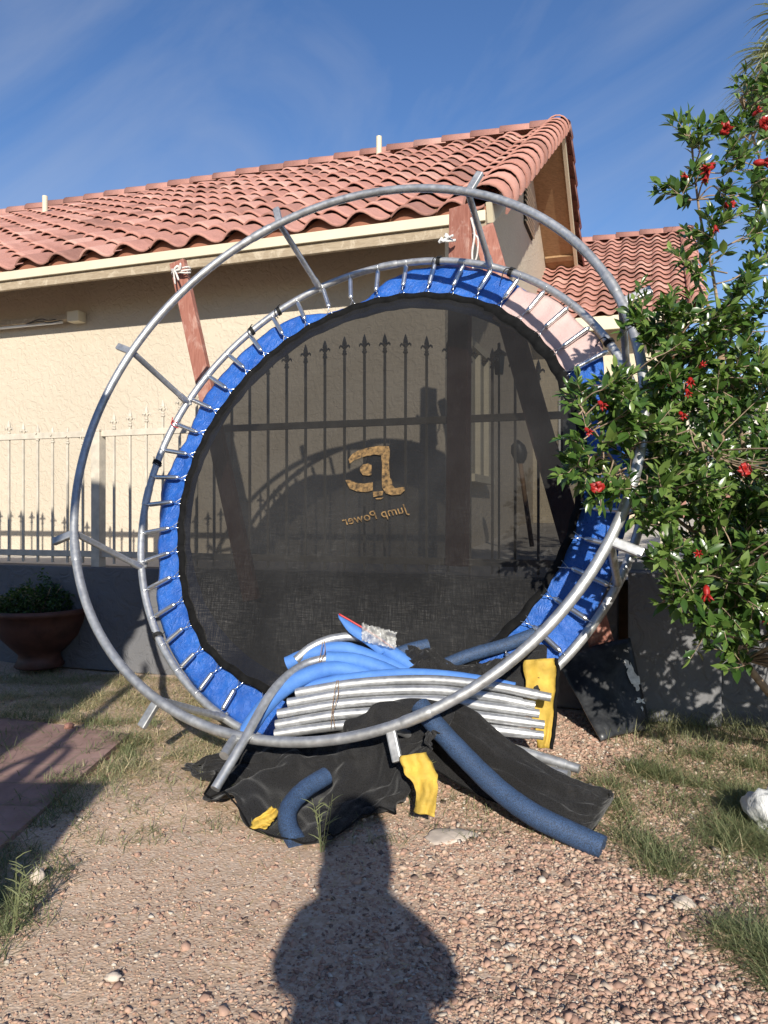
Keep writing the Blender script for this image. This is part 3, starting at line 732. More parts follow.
    # logo, seen from below and so mirrored
    def onmat(px, py, d=-.006):
        D = np.array([(px-384)/770, 1, (512-py)/770]); Oc = np.array([0,0,EY]); 
        t = ((C2-Oc)@tn)/(D@tn); X = Oc+D*t; rel = X-C2; r = np.linalg.norm(rel)
        return X+tn*(sag(r,0)+d-.006)
    def z5(x,y): return onmat(320+x/6.4, 410+y/6.4)
    shapes = [
      [(170,300),(195,268),(230,247),(300,226),(370,214),(430,218),(437,250),(430,330),(436,420),(448,435),(452,468),(470,488),(500,482),(528,480),(534,500),(505,526),(450,532),(408,520),(386,482),(384,430),(386,340),(380,276),(340,270),(270,284),(205,308),(178,330)],
      [(318,338),(318,402),(295,406),(262,402),(244,380),(244,356),(262,336),(295,328)],
      [(150,436),(175,432),(215,452),(268,458),(326,448),(326,500),(290,512),(225,508),(175,488)],
      [(326,510),(394,504),(388,532),(330,544)],[(342,553),(396,546),(378,558),(350,558)]]
    mb = MB()
    for s in shapes:
        mb.add([z5(*p) for p in s], [tuple(range(len(s)))])
    o = sub(mb,'emblem',M['gold'])
    md = o.modifiers.new('t','TRIANGULATE')
    cu = bpy.data.curves.new('t','FONT'); cu.body = 'Jump Power'; cu.size = 1; cu.shear = .35; cu.offset = .004; cu.space_character = 1.02
    to = bpy.data.objects.new('t', cu); scene.collection.objects.link(to)
    dg = bpy.context.evaluated_depsgraph_get(); me = bpy.data.meshes.new_from_object(to.evaluated_get(dg)); bpy.data.objects.remove(to)
    xs = [v.co.x for v in me.vertices]; x0, x1 = min(xs), max(xs)
    V = []
    for v in me.vertices:
        f = (v.co.x-x0)/(x1-x0); bx = 408-f*68; by = 510+ f*14
        V.append(list(Vector(onmat(bx, by-v.co.y*13.0))-Vector(C2)))
    o = mesh_np('lettering', V, [tuple(p.vertices) for p in me.polygons], M['gold'], None); o.parent = mat
    return root
trampoline()
# ------------------------------------------------------------------ boards behind the trampoline
def board(name, label, p, q, w, t, wd=None):
    p, q = np.array(p), np.array(q); d = q-p; L = np.linalg.norm(d); d/=L
    s = np.array(wd) if wd is not None else e1; s = s-d*(s@d); s/=np.linalg.norm(s); n_ = np.cross(d,s)
    mb = MB(); mb.bbox(np.zeros(3), s*w/2, n_*t/2, d*L/2, .004); 
    o = mb.build(name, M['redwood']); o.location = (p+q)/2
    return tag(o, label, 'board', 'red boards holding the trampoline')
board('wooden_board','worn red board topped by a knotted rope, leaning behind the left of the ring', at(252,600,4.30), at(178,262,4.42), .095, .04)
board('wooden_board','tall upright red board standing behind the mat under the roof corner', at(457,566,3.98), at(461,207,4.0), .125, .04, e1*.93-e2*.35)
board('wooden_board','shorter slanted red board running behind the mat from top to lower right', at(602,645,3.62), at(483,228,4.02), .115, .04)
def rope():
    c = np.array(at(181,272,4.38)); mb = MB()
    for k in range(3):
        o_ = ez*(k*.012-.01); mb.tube([c+o_+.058*math.cos(t)*e1+.03*math.sin(t)*e2+ez*.006*math.sin(2*t+k) for t in np.linspace(0,2*math.pi,18)[:-1]], .005, 6, closed=True)
    mb.tube(spline([c-e2*.03, c-e2*.045+e1*.01+ez*.02, c-e2*.05-e1*.01, c-e2*.045-ez*.025, c-e2*.04+e1*.012-ez*.06],20),.006,6)
    mb.tube(spline([c-e2*.035+e1*.01, c-e2*.05+e1*.03+ez*.03, c-e2*.04+e1*.02+ez*.0, c-e2*.045-e1*.015-ez*.01, c-e2*.042-e1*.01-ez*.08],20),.005,6)
    tag(mb.build('rope', M['rope'], None, True), 'white rope knotted round the top of the left red board', 'rope')
    c = np.array(at(473,245,3.95)); mb = MB()
    mb.tube(spline([c+ez*.14+e1*-.01, c+ez*.05+e1*.01-e2*.01, c-ez*.05-e1*.005, c-ez*.18+e1*.005],20),.006,6); mb.tube(spline([c+ez*.06,c+ez*.02+e1*.03-e2*.02,c-ez*.06+e1*.02,c-ez*.1+e1*.0],16),.005,6)
    tag(mb.build('rope', M['rope'], None, True), 'white rope hanging between the two red boards under the roof corner', 'rope')
    c = np.array(at(447,239,3.95)); mb = MB(); rs = np.random.default_rng(3)
    pts = [c+rs.normal(0,.014,3) for _ in range(14)]; mb.tube(spline(pts,60), .007, 6); tag(mb.build('rag', M['bag'], None, True), 'little white rag knotted at the top of the upright red board', 'rag')
rope()
# ------------------------------------------------------------------ heap of pipes, foam and netting
def pipe(label, pts, r=.0185, end=True):
    root_p = at(*pts[0]); mb = MB(); S = spline([at(*p) for p in pts], 48)
    mb.tube(S, r, 12); o = mb.build('steel_pipe', M['galv'], None, True, sharp=45)
    tag(o, label, 'pipe', 'spare curved steel pipes in the heap')
    if end:
        d = S[-1]-S[-2]; d/=np.linalg.norm(d); mb = MB(); mb.tube([S[-1]-d*.002, S[-1]+d*.045],r*.84,12); mb.build('swaged_end', M['galv'], o, True, sharp=45)
    return o
rows = [('topmost',[(296,693,2.86),(360,683,2.84),(430,680,2.80),(490,686,2.74),(538,695,2.70)]),
        ('second',[(288,703,2.84),(350,693,2.82),(430,690,2.78),(490,697,2.72),(522,703,2.70)]),
        ('third',[(278,714,2.82),(350,703,2.80),(430,700,2.76),(490,707,2.70),(526,712,2.68)]),
        ('fourth',[(276,725,2.80),(345,714,2.78),(430,711,2.74),(485,717,2.68),(531,723,2.66)]),
        ('fifth and lowest',[(275,734,2.78),(345,725,2.76),(430,722,2.72),(480,728,2.67),(530,734,2.65)])]
for nme, p in rows: pipe(nme+' of the long gently curved steel pipes bundled across the heap', p)
pipe('steel pipe pointing down right under the bundle, nearest the netting tip, longest end',[(400,722,2.85),(470,738,2.74),(520,751,2.64),(566,765,2.56)])
pipe('steel pipe end lying just below the longest one at the right of the heap',[(400,730,2.82),(470,749,2.70),(515,763,2.61),(556,772,2.52)])
pipe('short steel pipe peeking out lowest at the right of the bundle',[(420,745,2.74),(480,760,2.62),(520,772,2.54),(546,778,2.49)])
pipe('arched steel pipe whose flattened end rests on the netting at the far left',[(215,789,2.50),(243,742,2.62),(272,692,2.80),(300,667,2.92),(328,659,2.96),(360,664,2.95)], .0165, False)
pipe('highest arched steel pipe, rising behind the blue foam in front of the mat',[(296,660,3.0),(312,647,3.02),(332,639,3.04),(356,637,3.05),(378,645,3.04)], .0185, False)
pipe('short steel pipe end poking out beside the flattened pipe at the far left',[(224,756,2.60),(236,738,2.68),(262,712,2.80)], .018, False)
def foamt(label, pts, r=.030, m='foam'):
    S = spline([at(*p) for p in pts], 56); mb = MB(); rr = [r*(1+.05*mnoise.noise(Vector((i*.35,pts[0][0],0)))) for i in range(len(S))]
    mb.tube(S, rr, 14, caps=True); o = mb.build('foam_tube', M[m], None, True, sharp=50); return tag(o, label, 'foam tube', 'blue foam pole sleeves in the heap')
foamt('long blue foam tube curving down the left side of the heap to the ring',[(243,738,2.70),(262,710,2.78),(285,688,2.86),(320,671,2.92),(352,671,2.94),(385,684,2.93)],.031)
foamt('blue foam tube with a cut end on the left, arching over the pipe bundle',[(287,664,3.02),(314,653,3.02),(343,649,3.02),(370,657,3.00),(400,670,2.97),(430,684,2.93)],.029)
foamt('blue foam tube sleeving the middle arched pipe below the highest arch',[(327,659,2.97),(356,661,2.96),(382,669,2.94),(410,682,2.90)],.030)
foamt('blue foam tube sloping down right from the highest arched pipe',[(376,643,3.03),(399,658,3.0),(425,677,2.95),(455,698,2.9)],.029)
foamt('straight blue foam tube lying right on top of the pipe bundle',[(305,688,2.90),(340,680,2.89),(400,674,2.86),(455,677,2.82),(515,688,2.76)],.021)
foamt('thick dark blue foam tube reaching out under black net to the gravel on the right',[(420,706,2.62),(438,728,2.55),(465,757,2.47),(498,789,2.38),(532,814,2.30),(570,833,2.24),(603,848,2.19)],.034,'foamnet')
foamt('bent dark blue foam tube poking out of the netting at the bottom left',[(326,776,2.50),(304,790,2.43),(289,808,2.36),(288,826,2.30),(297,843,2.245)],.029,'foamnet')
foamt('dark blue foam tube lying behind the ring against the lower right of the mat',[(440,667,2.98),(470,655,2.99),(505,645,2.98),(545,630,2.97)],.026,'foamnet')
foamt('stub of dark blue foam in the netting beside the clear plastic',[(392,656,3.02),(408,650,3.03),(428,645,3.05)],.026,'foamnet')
# cloth left to settle under gravity on the heap: vertex rows in whole millimetres (x, y-2500, z)
SETTLED_NETTING = [
-743,418,0,-740,412,23,-745,408,24,-745,406,21,-749,402,25,-746,402,17,-740,406,15,-719,404,9,-713,405,12,-727,408,13,-736,404,10,-739,398,9,-738,393,12,-734,389,20,-731,382,22,-737,387,18,-740,379,13,-742,383,18,-736,384,14,-735,386,24,-743,378,19,-743,375,25,-742,377,27,-735,377,24,-736,371,14,-743,370,10,-748,369,12,-751,363,19,-757,349,25,
-724,391,17,-713,389,24,-703,393,25,-706,389,31,-710,380,29,-716,376,28,-712,387,16,-714,383,17,-713,378,20,-721,381,22,-717,380,15,-716,383,11,-715,380,9,-721,377,6,-722,375,21,-718,373,8,-718,368,12,-717,369,19,-722,360,15,-717,361,8,-717,354,15,-716,354,25,-712,349,24,-710,341,14,-714,343,21,-706,333,22,-706,335,31,-706,331,39,-708,320,36,
-705,362,35,-716,345,35,-711,352,28,-701,355,29,-699,355,31,-696,354,34,-687,359,34,-688,361,25,-691,354,28,-698,358,25,-700,360,18,-698,364,12,-694,365,12,-700,360,7,-703,357,12,-704,357,21,-702,348,6,-698,340,18,-695,336,14,-701,333,8,-698,328,18,-700,315,19,-690,310,26,-681,313,24,-683,302,22,-688,292,23,-693,285,10,-698,279,19,-692,275,19,
-686,334,53,-689,321,56,-683,325,44,-691,316,44,-683,320,36,-677,327,43,-671,335,44,-667,341,40,-668,342,27,-680,334,36,-680,343,22,-681,345,26,-686,344,16,-685,347,9,-686,341,14,-685,331,19,-685,327,9,-675,319,22,-676,313,14,-678,306,25,-669,299,17,-674,286,9,-677,282,22,-672,274,9,-671,268,8,-671,263,16,-668,247,21,-671,242,34,-664,249,30,
-668,312,68,-647,314,67,-653,316,57,-656,305,63,-661,314,55,-655,313,47,-661,308,41,-667,300,41,-667,316,36,-659,316,33,-670,311,34,-664,318,31,-672,320,21,-667,330,21,-667,328,9,-671,316,8,-664,308,16,-662,295,8,-664,290,14,-663,283,25,-657,267,20,-659,251,8,-648,255,21,-648,241,24,-644,230,17,-640,227,32,-633,229,40,-629,230,52,-607,232,47,
-651,300,79,-640,303,89,-642,294,84,-636,298,75,-641,297,75,-651,291,63,-648,289,56,-649,297,52,-657,295,51,-660,281,45,-657,288,31,-649,305,32,-655,301,25,-654,308,20,-650,311,12,-652,299,14,-651,276,27,-641,277,16,-648,267,25,-639,264,15,-638,246,19,-627,229,19,-617,241,27,-610,235,37,-610,218,33,-598,223,43,-596,216,46,-596,201,51,-592,193,68,
-636,301,85,-626,311,76,-634,300,77,-623,296,75,-628,297,73,-627,291,73,-632,290,72,-634,287,69,-638,293,57,-638,279,61,-638,285,49,-636,291,38,-639,280,30,-646,276,29,-638,285,23,-633,268,27,-625,274,22,-626,266,22,-619,255,15,-615,243,10,-604,226,8,-597,227,19,-595,205,27,-592,192,40,-580,188,48,-572,185,58,-569,167,72,-571,146,62,-571,140,75,
-623,313,86,-615,304,71,-615,312,71,-618,316,65,-617,310,62,-610,302,71,-610,296,69,-616,297,56,-613,292,56,-617,285,52,-621,275,60,-614,280,55,-613,277,41,-613,282,34,-616,273,44,-612,254,43,-607,268,34,-601,245,24,-588,237,15,-588,236,36,-570,223,32,-574,213,48,-565,190,53,-557,181,57,-547,162,58,-555,149,49,-564,134,41,-580,119,49,-592,103,43,
-611,330,84,-603,319,83,-593,311,83,-597,313,78,-598,321,71,-594,322,59,-592,307,70,-595,304,57,-589,300,64,-587,286,58,-593,289,41,-592,283,50,-588,281,48,-580,272,56,-584,271,49,-582,267,38,-568,256,22,-563,241,33,-557,220,37,-558,215,56,-548,205,46,-540,190,46,-543,176,41,-549,151,35,-559,131,35,-569,109,33,-576,94,31,-581,69,33,-595,49,34,
-597,348,84,-577,330,88,-579,330,82,-575,323,75,-571,315,73,-581,321,65,-571,310,72,-571,316,60,-574,315,49,-568,309,55,-569,302,43,-565,297,40,-559,294,32,-558,286,38,-554,279,31,-543,267,45,-538,244,42,-535,242,53,-537,225,51,-547,206,35,-537,189,23,-535,165,18,-550,146,29,-565,126,14,-569,105,13,-581,79,13,-589,65,13,-596,35,17,-597,18,30,
-579,360,86,-567,350,79,-565,338,81,-571,349,70,-566,340,66,-565,342,56,-559,331,49,-555,327,56,-548,327,49,-553,318,41,-536,313,42,-537,307,57,-537,302,58,-527,293,57,-525,279,56,-509,264,39,-511,240,28,-510,224,30,-523,210,13,-527,186,17,-534,166,10,-538,140,9,-534,118,20,-542,96,18,-548,69,19,-558,43,12,-566,24,23,-569,10,31,-568,-5,42,
-558,367,92,-543,345,92,-544,337,87,-544,328,82,-536,334,78,-536,332,69,-534,322,65,-523,335,55,-522,318,58,-515,325,57,-508,329,44,-503,310,44,-501,305,34,-493,296,38,-489,288,35,-493,260,21,-492,237,13,-492,213,20,-489,185,24,-493,167,12,-498,136,15,-502,110,21,-506,84,21,-513,60,12,-522,38,22,-536,30,43,-536,9,47,-536,-19,50,-530,-42,48,
-535,372,100,-518,353,89,-519,348,78,-512,341,82,-509,337,82,-502,332,83,-500,321,72,-496,310,64,-492,312,55,-486,306,56,-473,313,53,-474,303,45,-470,296,41,-466,290,33,-465,269,30,-456,253,23,-452,229,14,-446,195,15,-450,167,11,-455,139,13,-462,112,22,-467,83,25,-481,58,38,-492,47,50,-505,17,63,-518,-4,80,-511,-33,72,-507,-50,70,-504,-64,84,
-509,375,109,-500,351,96,-488,358,86,-477,354,76,-475,337,72,-480,325,82,-469,320,74,-453,315,67,-452,302,60,-445,298,54,-445,290,54,-436,281,45,-430,277,30,-427,264,39,-422,255,32,-426,238,46,-433,213,50,-432,183,42,-435,149,51,-448,133,58,-461,113,64,-472,88,75,-478,62,91,-481,31,92,-479,6,90,-477,-23,80,-473,-39,56,-470,-49,88,-473,-70,90,
-483,378,118,-469,353,112,-467,346,111,-456,335,99,-453,328,83,-448,313,93,-450,295,93,-438,289,87,-434,279,83,-411,279,69,-409,274,62,-404,271,58,-390,265,49,-388,250,49,-394,238,63,-383,214,46,-395,197,64,-401,167,75,-423,152,91,-430,123,94,-431,95,93,-443,72,81,-438,42,90,-440,15,73,-453,-6,52,-450,-34,45,-451,-55,63,-444,-76,69,-457,-94,48,
-456,380,125,-444,380,106,-444,350,114,-438,345,107,-430,334,110,-421,315,110,-418,301,112,-408,298,101,-399,292,87,-391,280,94,-378,283,82,-377,266,82,-360,255,78,-372,242,89,-358,235,77,-356,210,74,-369,182,90,-380,163,92,-388,128,94,-400,114,76,-412,81,57,-405,57,67,-404,30,66,-409,5,48,-409,-27,65,-416,-61,60,-423,-85,38,-433,-115,32,-434,-148,26,
-429,382,129,-414,367,110,-413,360,102,-406,352,108,-400,341,125,-393,322,130,-385,304,125,-379,310,109,-372,289,110,-355,282,97,-354,276,105,-357,258,114,-342,252,104,-342,232,108,-337,216,103,-332,206,98,-345,176,81,-366,157,69,-377,133,56,-387,104,38,-382,74,42,-377,41,39,-375,6,40,-386,-15,40,-387,-54,47,-395,-79,27,-396,-105,23,-404,-134,10,-406,-169,11,
-400,383,132,-383,384,105,-383,365,113,-373,350,121,-366,344,104,-367,340,117,-359,323,116,-344,311,125,-342,305,122,-328,290,115,-329,277,116,-321,259,121,-322,249,107,-318,241,106,-309,227,93,-316,205,75,-338,185,49,-344,158,38,-352,128,21,-347,88,28,-349,53,25,-356,20,22,-362,-17,10,-363,-48,10,-353,-86,27,-358,-117,28,-361,-150,10,-359,-172,17,-356,-211,14,
-371,384,134,-358,381,106,-356,362,91,-351,344,98,-349,337,109,-335,331,115,-332,326,102,-326,315,96,-312,304,105,-305,286,108,-294,269,111,-302,256,93,-289,248,108,-294,236,98,-301,230,76,-302,217,48,-310,188,30,-314,143,12,-313,105,19,-316,74,10,-321,34,21,-320,-1,10,-323,-39,21,-321,-77,22,-322,-112,10,-317,-149,17,-321,-166,24,-325,-209,25,-325,-228,10,
-342,383,138,-331,377,112,-324,365,110,-327,358,123,-321,343,121,-304,342,108,-300,322,106,-297,319,90,-291,301,77,-283,279,80,-278,264,78,-271,267,89,-275,245,76,-278,238,65,-269,225,75,-276,205,38,-276,173,19,-280,134,19,-282,93,19,-284,55,22,-287,23,11,-284,-23,24,-286,-56,10,-293,-89,29,-296,-130,48,-290,-158,34,-292,-200,25,-286,-223,14,-273,-247,9,
-314,380,143,-296,370,118,-293,355,131,-296,339,120,-294,329,141,-287,317,126,-282,312,105,-265,313,93,-257,304,77,-259,290,86,-247,276,93,-251,257,101,-253,241,83,-243,237,64,-239,228,57,-241,203,35,-243,159,25,-248,127,15,-247,84,22,-255,44,20,-254,6,10,-260,-28,24,-261,-59,38,-269,-99,36,-257,-140,41,-266,-170,24,-256,-207,10,-258,-233,27,-259,-275,20,
-287,375,151,-272,360,143,-273,339,138,-266,338,125,-267,331,123,-258,328,119,-253,322,111,-247,312,107,-246,289,109,-235,277,98,-232,272,93,-240,255,80,-230,254,69,-225,234,76,-227,216,64,-215,192,41,-216,154,28,-219,115,14,-221,73,20,-224,36,24,-235,5,27,-238,-37,26,-241,-72,29,-245,-105,14,-244,-145,25,-236,-177,22,-236,-204,23,-250,-243,31,-250,-279,18,
-260,367,161,-244,357,150,-245,342,140,-246,333,153,-243,321,147,-242,305,134,-230,294,121,-213,301,120,-212,283,113,-212,275,96,-209,261,99,-211,245,94,-198,249,81,-197,233,82,-197,211,64,-186,184,51,-188,140,31,-190,102,21,-192,67,15,-200,27,25,-209,-2,26,-217,-30,24,-219,-72,22,-225,-100,22,-225,-149,10,-228,-171,31,-220,-209,33,-230,-243,21,-234,-273,9,
-234,358,172,-214,339,163,-211,326,156,-221,308,153,-209,308,138,-212,289,140,-206,277,139,-194,273,127,-191,270,121,-181,268,105,-181,253,102,-185,243,112,-178,227,91,-165,217,81,-166,204,70,-170,167,66,-173,139,51,-168,98,37,-186,57,35,-186,22,52,-194,-10,48,-197,-40,37,-201,-79,25,-203,-111,21,-204,-146,14,-210,-164,36,-209,-213,46,-212,-242,31,-216,-280,14,
-208,349,183,-208,320,182,-207,309,177,-202,292,170,-180,291,157,-186,280,165,-178,266,156,-174,262,150,-166,254,137,-165,245,123,-162,229,114,-167,213,108,-169,198,103,-155,192,89,-149,178,83,-167,153,83,-151,124,64,-168,85,63,-167,57,47,-183,29,35,-188,1,23,-181,-36,24,-193,-73,23,-181,-114,35,-186,-147,29,-189,-171,33,-195,-205,32,-205,-243,31,-200,-276,15,
-181,340,195,-175,312,188,-183,301,195,-173,285,187,-160,291,179,-151,279,182,-152,269,172,-142,261,162,-149,242,158,-154,224,147,-157,210,136,-143,206,129,-144,194,116,-136,190,112,-138,176,107,-144,141,104,-136,120,76,-145,85,67,-144,52,44,-158,32,30,-168,0,9,-171,-37,10,-167,-72,20,-171,-109,12,-172,-141,11,-181,-176,13,-193,-207,11,-192,-240,24,-175,-270,14,
-154,332,209,-159,311,222,-151,304,213,-147,298,199,-150,265,214,-149,232,201,-143,233,178,-122,238,179,-122,217,166,-125,201,155,-133,186,147,-136,176,137,-128,163,125,-113,165,121,-106,166,99,-125,144,89,-112,108,84,-124,85,56,-135,60,39,-134,25,23,-151,6,22,-145,-33,18,-153,-66,20,-151,-98,22,-154,-139,21,-157,-179,13,-176,-208,25,-180,-249,15,-171,-263,43,
-126,325,223,-121,302,211,-121,285,214,-126,288,198,-133,255,238,-140,240,233,-129,224,222,-137,219,204,-133,197,197,-127,188,184,-117,172,170,-109,160,154,-102,160,137,-95,157,127,-89,154,115,-93,151,86,-96,124,67,-108,101,41,-113,79,25,-116,38,9,-126,14,30,-136,-21,21,-128,-54,25,-131,-97,27,-148,-127,29,-159,-169,34,-153,-202,34,-161,-232,9,-162,-269,16,
-99,317,238,-88,297,221,-82,286,221,-97,281,223,-92,248,239,-102,243,234,-100,229,225,-103,206,219,-98,200,205,-90,196,181,-88,190,169,-80,182,156,-69,173,143,-69,172,128,-73,173,108,-64,150,74,-74,135,51,-79,105,28,-84,77,14,-92,43,20,-107,18,28,-117,-13,38,-138,-45,42,-142,-80,46,-139,-117,47,-141,-146,41,-145,-177,25,-143,-212,9,-148,-246,19,
-71,309,252,-59,300,243,-45,296,227,-59,258,241,-67,235,254,-76,234,259,-71,218,241,-65,208,219,-64,213,208,-58,212,188,-56,210,167,-50,191,153,-47,195,134,-43,185,134,-37,175,108,-39,160,82,-43,134,57,-50,105,36,-58,78,28,-75,46,31,-83,21,25,-109,-8,37,-115,-39,36,-122,-71,36,-121,-99,42,-133,-132,27,-126,-166,34,-127,-193,22,-138,-229,14,
-44,300,265,-30,305,253,-41,268,278,-52,248,290,-47,235,274,-41,239,250,-46,232,236,-43,222,215,-34,208,202,-34,201,182,-32,189,174,-16,197,157,-19,189,148,-10,183,131,-10,164,111,-13,150,90,-17,127,64,-28,106,47,-49,73,37,-54,48,44,-78,24,49,-87,0,36,-100,-26,50,-108,-53,41,-109,-79,29,-119,-113,20,-113,-143,26,-114,-170,18,-132,-201,9,
-16,289,276,-5,269,269,-14,253,300,-19,250,282,-19,242,272,-27,223,256,-18,219,244,-10,214,224,-10,205,207,-3,206,194,-10,182,188,-2,175,177,1,165,150,2,156,145,2,147,133,-7,129,110,-8,117,85,-13,95,57,-25,74,40,-37,51,48,-58,26,57,-75,-1,46,-87,-14,33,-99,-42,40,-101,-63,30,-110,-95,29,-109,-122,22,-117,-150,9,-126,-180,11,
13,277,286,22,243,294,7,240,300,6,231,287,6,220,273,5,208,249,4,202,242,4,183,231,7,178,218,12,177,207,19,165,195,13,159,183,14,148,169,14,133,160,22,127,136,17,125,110,5,106,90,6,103,62,-4,82,52,-20,62,52,-38,26,50,-53,8,54,-69,-6,34,-88,-33,23,-87,-59,44,-87,-81,29,-98,-105,28,-103,-138,26,-104,-161,13,
41,265,295,43,236,299,38,228,305,34,212,286,41,220,277,39,206,262,39,196,248,36,192,228,37,174,226,43,166,207,39,153,194,43,156,178,41,136,173,38,137,153,38,117,153,30,112,128,17,99,106,19,90,74,17,82,50,-2,59,57,-19,40,53,-33,17,52,-50,-7,45,-66,-23,30,-78,-46,23,-82,-57,29,-84,-85,14,-87,-108,24,-86,-129,15,
67,252,303,76,232,291,72,219,285,69,206,284,62,195,274,64,202,260,64,202,242,65,185,226,71,177,218,67,173,204,66,161,195,68,157,180,67,144,176,61,130,170,55,114,154,44,112,134,35,97,115,35,87,88,29,75,64,15,71,54,-1,50,45,-18,22,40,-34,12,40,-51,-8,29,-57,-31,12,-64,-43,31,-69,-58,26,-75,-77,12,-68,-114,30,
93,240,308,94,234,301,101,217,287,98,211,277,91,204,259,88,180,249,95,186,236,89,181,229,97,183,209,95,174,203,93,165,187,92,146,189,92,131,178,83,118,180,78,125,162,70,114,137,55,97,125,50,84,105,39,74,87,20,65,71,21,50,46,1,29,37,-17,14,29,-37,-1,31,-40,-20,17,-52,-33,25,-53,-59,43,-60,-80,31,-65,-82,18,
116,228,311,111,207,295,119,213,280,126,214,265,115,191,260,119,183,244,113,171,242,111,170,236,111,161,222,113,153,206,118,150,190,115,139,185,113,130,175,105,125,183,108,122,163,89,108,156,74,99,143,60,79,126,43,69,108,26,58,93,31,46,66,22,30,50,4,14,37,-15,1,42,-21,-6,26,-37,-27,24,-41,-46,25,-39,-64,34,-45,-87,20,
139,216,312,142,197,296,136,190,292,137,191,283,134,175,272,136,171,266,131,159,259,140,161,241,130,149,232,131,141,213,123,128,211,133,128,194,127,119,193,124,114,190,122,104,184,112,98,169,89,86,157,70,71,141,52,66,122,35,49,112,40,40,89,42,24,62,30,10,41,7,-4,49,-13,-18,45,-17,-26,32,-25,-37,12,-30,-60,18,-36,-80,25,
160,204,312,165,196,301,163,187,288,159,172,282,148,159,290,149,146,276,149,149,261,152,142,255,158,140,237,150,131,229,148,113,227,154,119,205,142,109,204,146,102,193,132,88,191,122,87,177,113,72,162,94,68,148,72,64,135,61,48,122,44,32,112,42,13,87,44,5,63,30,-14,52,6,-29,60,-1,-16,46,1,-31,20,-6,-48,9,-14,-64,36,
179,192,311,172,178,310,176,173,301,174,159,293,172,146,294,176,148,277,171,139,269,176,139,259,166,132,251,163,123,243,174,112,225,160,108,223,150,96,215,158,85,209,142,80,215,126,68,195,127,60,173,107,49,155,78,50,151,76,40,130,64,25,108,48,0,103,46,-10,83,53,-17,59,31,-33,68,27,-34,40,27,-24,27,15,-40,17,16,-63,29,
195,180,309,201,168,315,189,162,309,190,148,304,198,151,294,197,139,281,194,133,264,189,121,255,183,116,253,163,112,251,168,95,240,156,101,235,143,91,233,143,78,222,150,63,223,146,66,200,130,53,193,116,43,169,86,43,167,86,34,146,67,21,128,67,10,107,59,-1,94,59,-20,76,54,-37,72,43,-31,49,37,-36,41,35,-30,19,38,-59,12,
210,169,307,201,150,326,197,139,314,200,137,306,189,130,301,196,123,280,184,116,279,180,111,275,171,102,268,166,103,259,151,86,253,161,87,242,143,71,229,134,70,237,132,54,226,152,55,207,140,43,189,112,39,186,92,34,178,87,27,161,75,16,132,83,15,112,79,1,98,78,-6,75,77,-28,73,66,-32,43,51,-16,43,36,-11,27,43,-22,12,
223,159,304,213,141,318,214,129,315,203,126,308,198,121,297,184,115,298,176,108,289,168,97,282,169,92,270,172,80,253,166,81,244,154,73,242,152,57,235,138,52,241,139,38,231,149,37,212,135,34,199,116,28,194,94,22,186,97,15,160,88,10,140,86,0,117,83,7,97,91,2,80,89,-11,59,71,-11,46,73,-4,21,57,8,30,27,12,21,
233,148,300,229,138,309,215,129,302,204,121,295,200,103,301,188,107,290,184,93,289,177,79,282,171,75,270,176,72,251,162,65,246,150,59,252,144,49,242,144,36,234,127,29,232,151,36,226,140,27,209,119,17,202,101,16,185,105,17,166,94,4,146,89,17,125,100,6,103,97,18,80,81,10,66,73,14,55,73,20,37,78,27,17,56,37,19,
240,136,295,225,122,301,213,114,300,211,109,290,200,94,293,191,98,284,179,89,271,184,76,269,181,68,256,172,60,253,161,52,258,149,43,253,141,34,245,130,29,242,140,26,230,145,21,225,151,21,204,123,8,194,102,18,183,109,5,166,98,9,147,103,12,122,111,23,103,101,30,83,93,28,65,86,42,61,68,52,43,79,72,20,62,60,29,
242,120,289,227,108,296,212,97,300,204,97,283,194,99,271,191,85,264,185,83,259,187,69,257,174,62,245,168,50,247,158,37,247,150,28,251,136,30,249,141,18,236,139,9,227,137,19,216,145,16,207,123,3,193,105,18,178,119,1,157,110,23,145,109,29,122,109,38,102,92,41,93,104,41,72,92,57,48,75,81,41,65,93,32,72,86,8,
236,100,282,219,92,281,209,96,267,201,97,262,192,84,253,194,66,255,186,64,239,168,55,236,173,42,252,161,34,257,154,23,246,141,25,241,137,11,246,135,9,233,135,-2,231,139,5,215,138,5,203,111,3,198,111,12,180,122,4,156,114,26,132,96,34,119,112,46,91,94,58,88,108,62,67,92,78,48,81,89,49,84,101,17,73,114,25,
225,76,274,221,89,250,206,75,254,203,71,251,198,60,238,187,45,241,179,45,246,164,30,237,157,30,241,157,18,253,143,14,250,150,9,242,148,0,242,127,-3,235,133,-5,227,150,-4,226,133,-3,209,115,3,184,119,11,167,125,26,152,105,32,138,106,45,116,104,58,97,104,74,84,108,85,72,90,102,58,92,121,35,93,139,34,89,150,13,
211,51,265,204,50,248,199,42,253,191,32,240,184,30,235,169,22,239,162,15,245,153,13,238,158,3,253,145,-3,257,141,-6,247,138,-5,233,126,-16,237,128,-26,229,129,-25,220,154,-12,213,127,-12,200,104,-4,181,112,17,163,117,33,148,107,42,127,102,57,109,106,66,95,116,86,83,112,104,66,97,126,50,100,158,46,98,168,33,117,178,19,
195,25,255,176,19,250,185,14,240,174,11,245,166,8,254,163,-6,245,163,-11,255,158,-16,259,147,-26,255,136,-21,240,137,-16,232,136,-23,224,140,-24,238,135,-31,224,142,-42,229,145,-22,208,133,-5,192,109,-6,169,119,23,167,105,39,148,105,52,123,105,64,101,124,83,89,125,103,72,111,136,63,93,157,62,104,177,40,132,182,24,143,195,12,
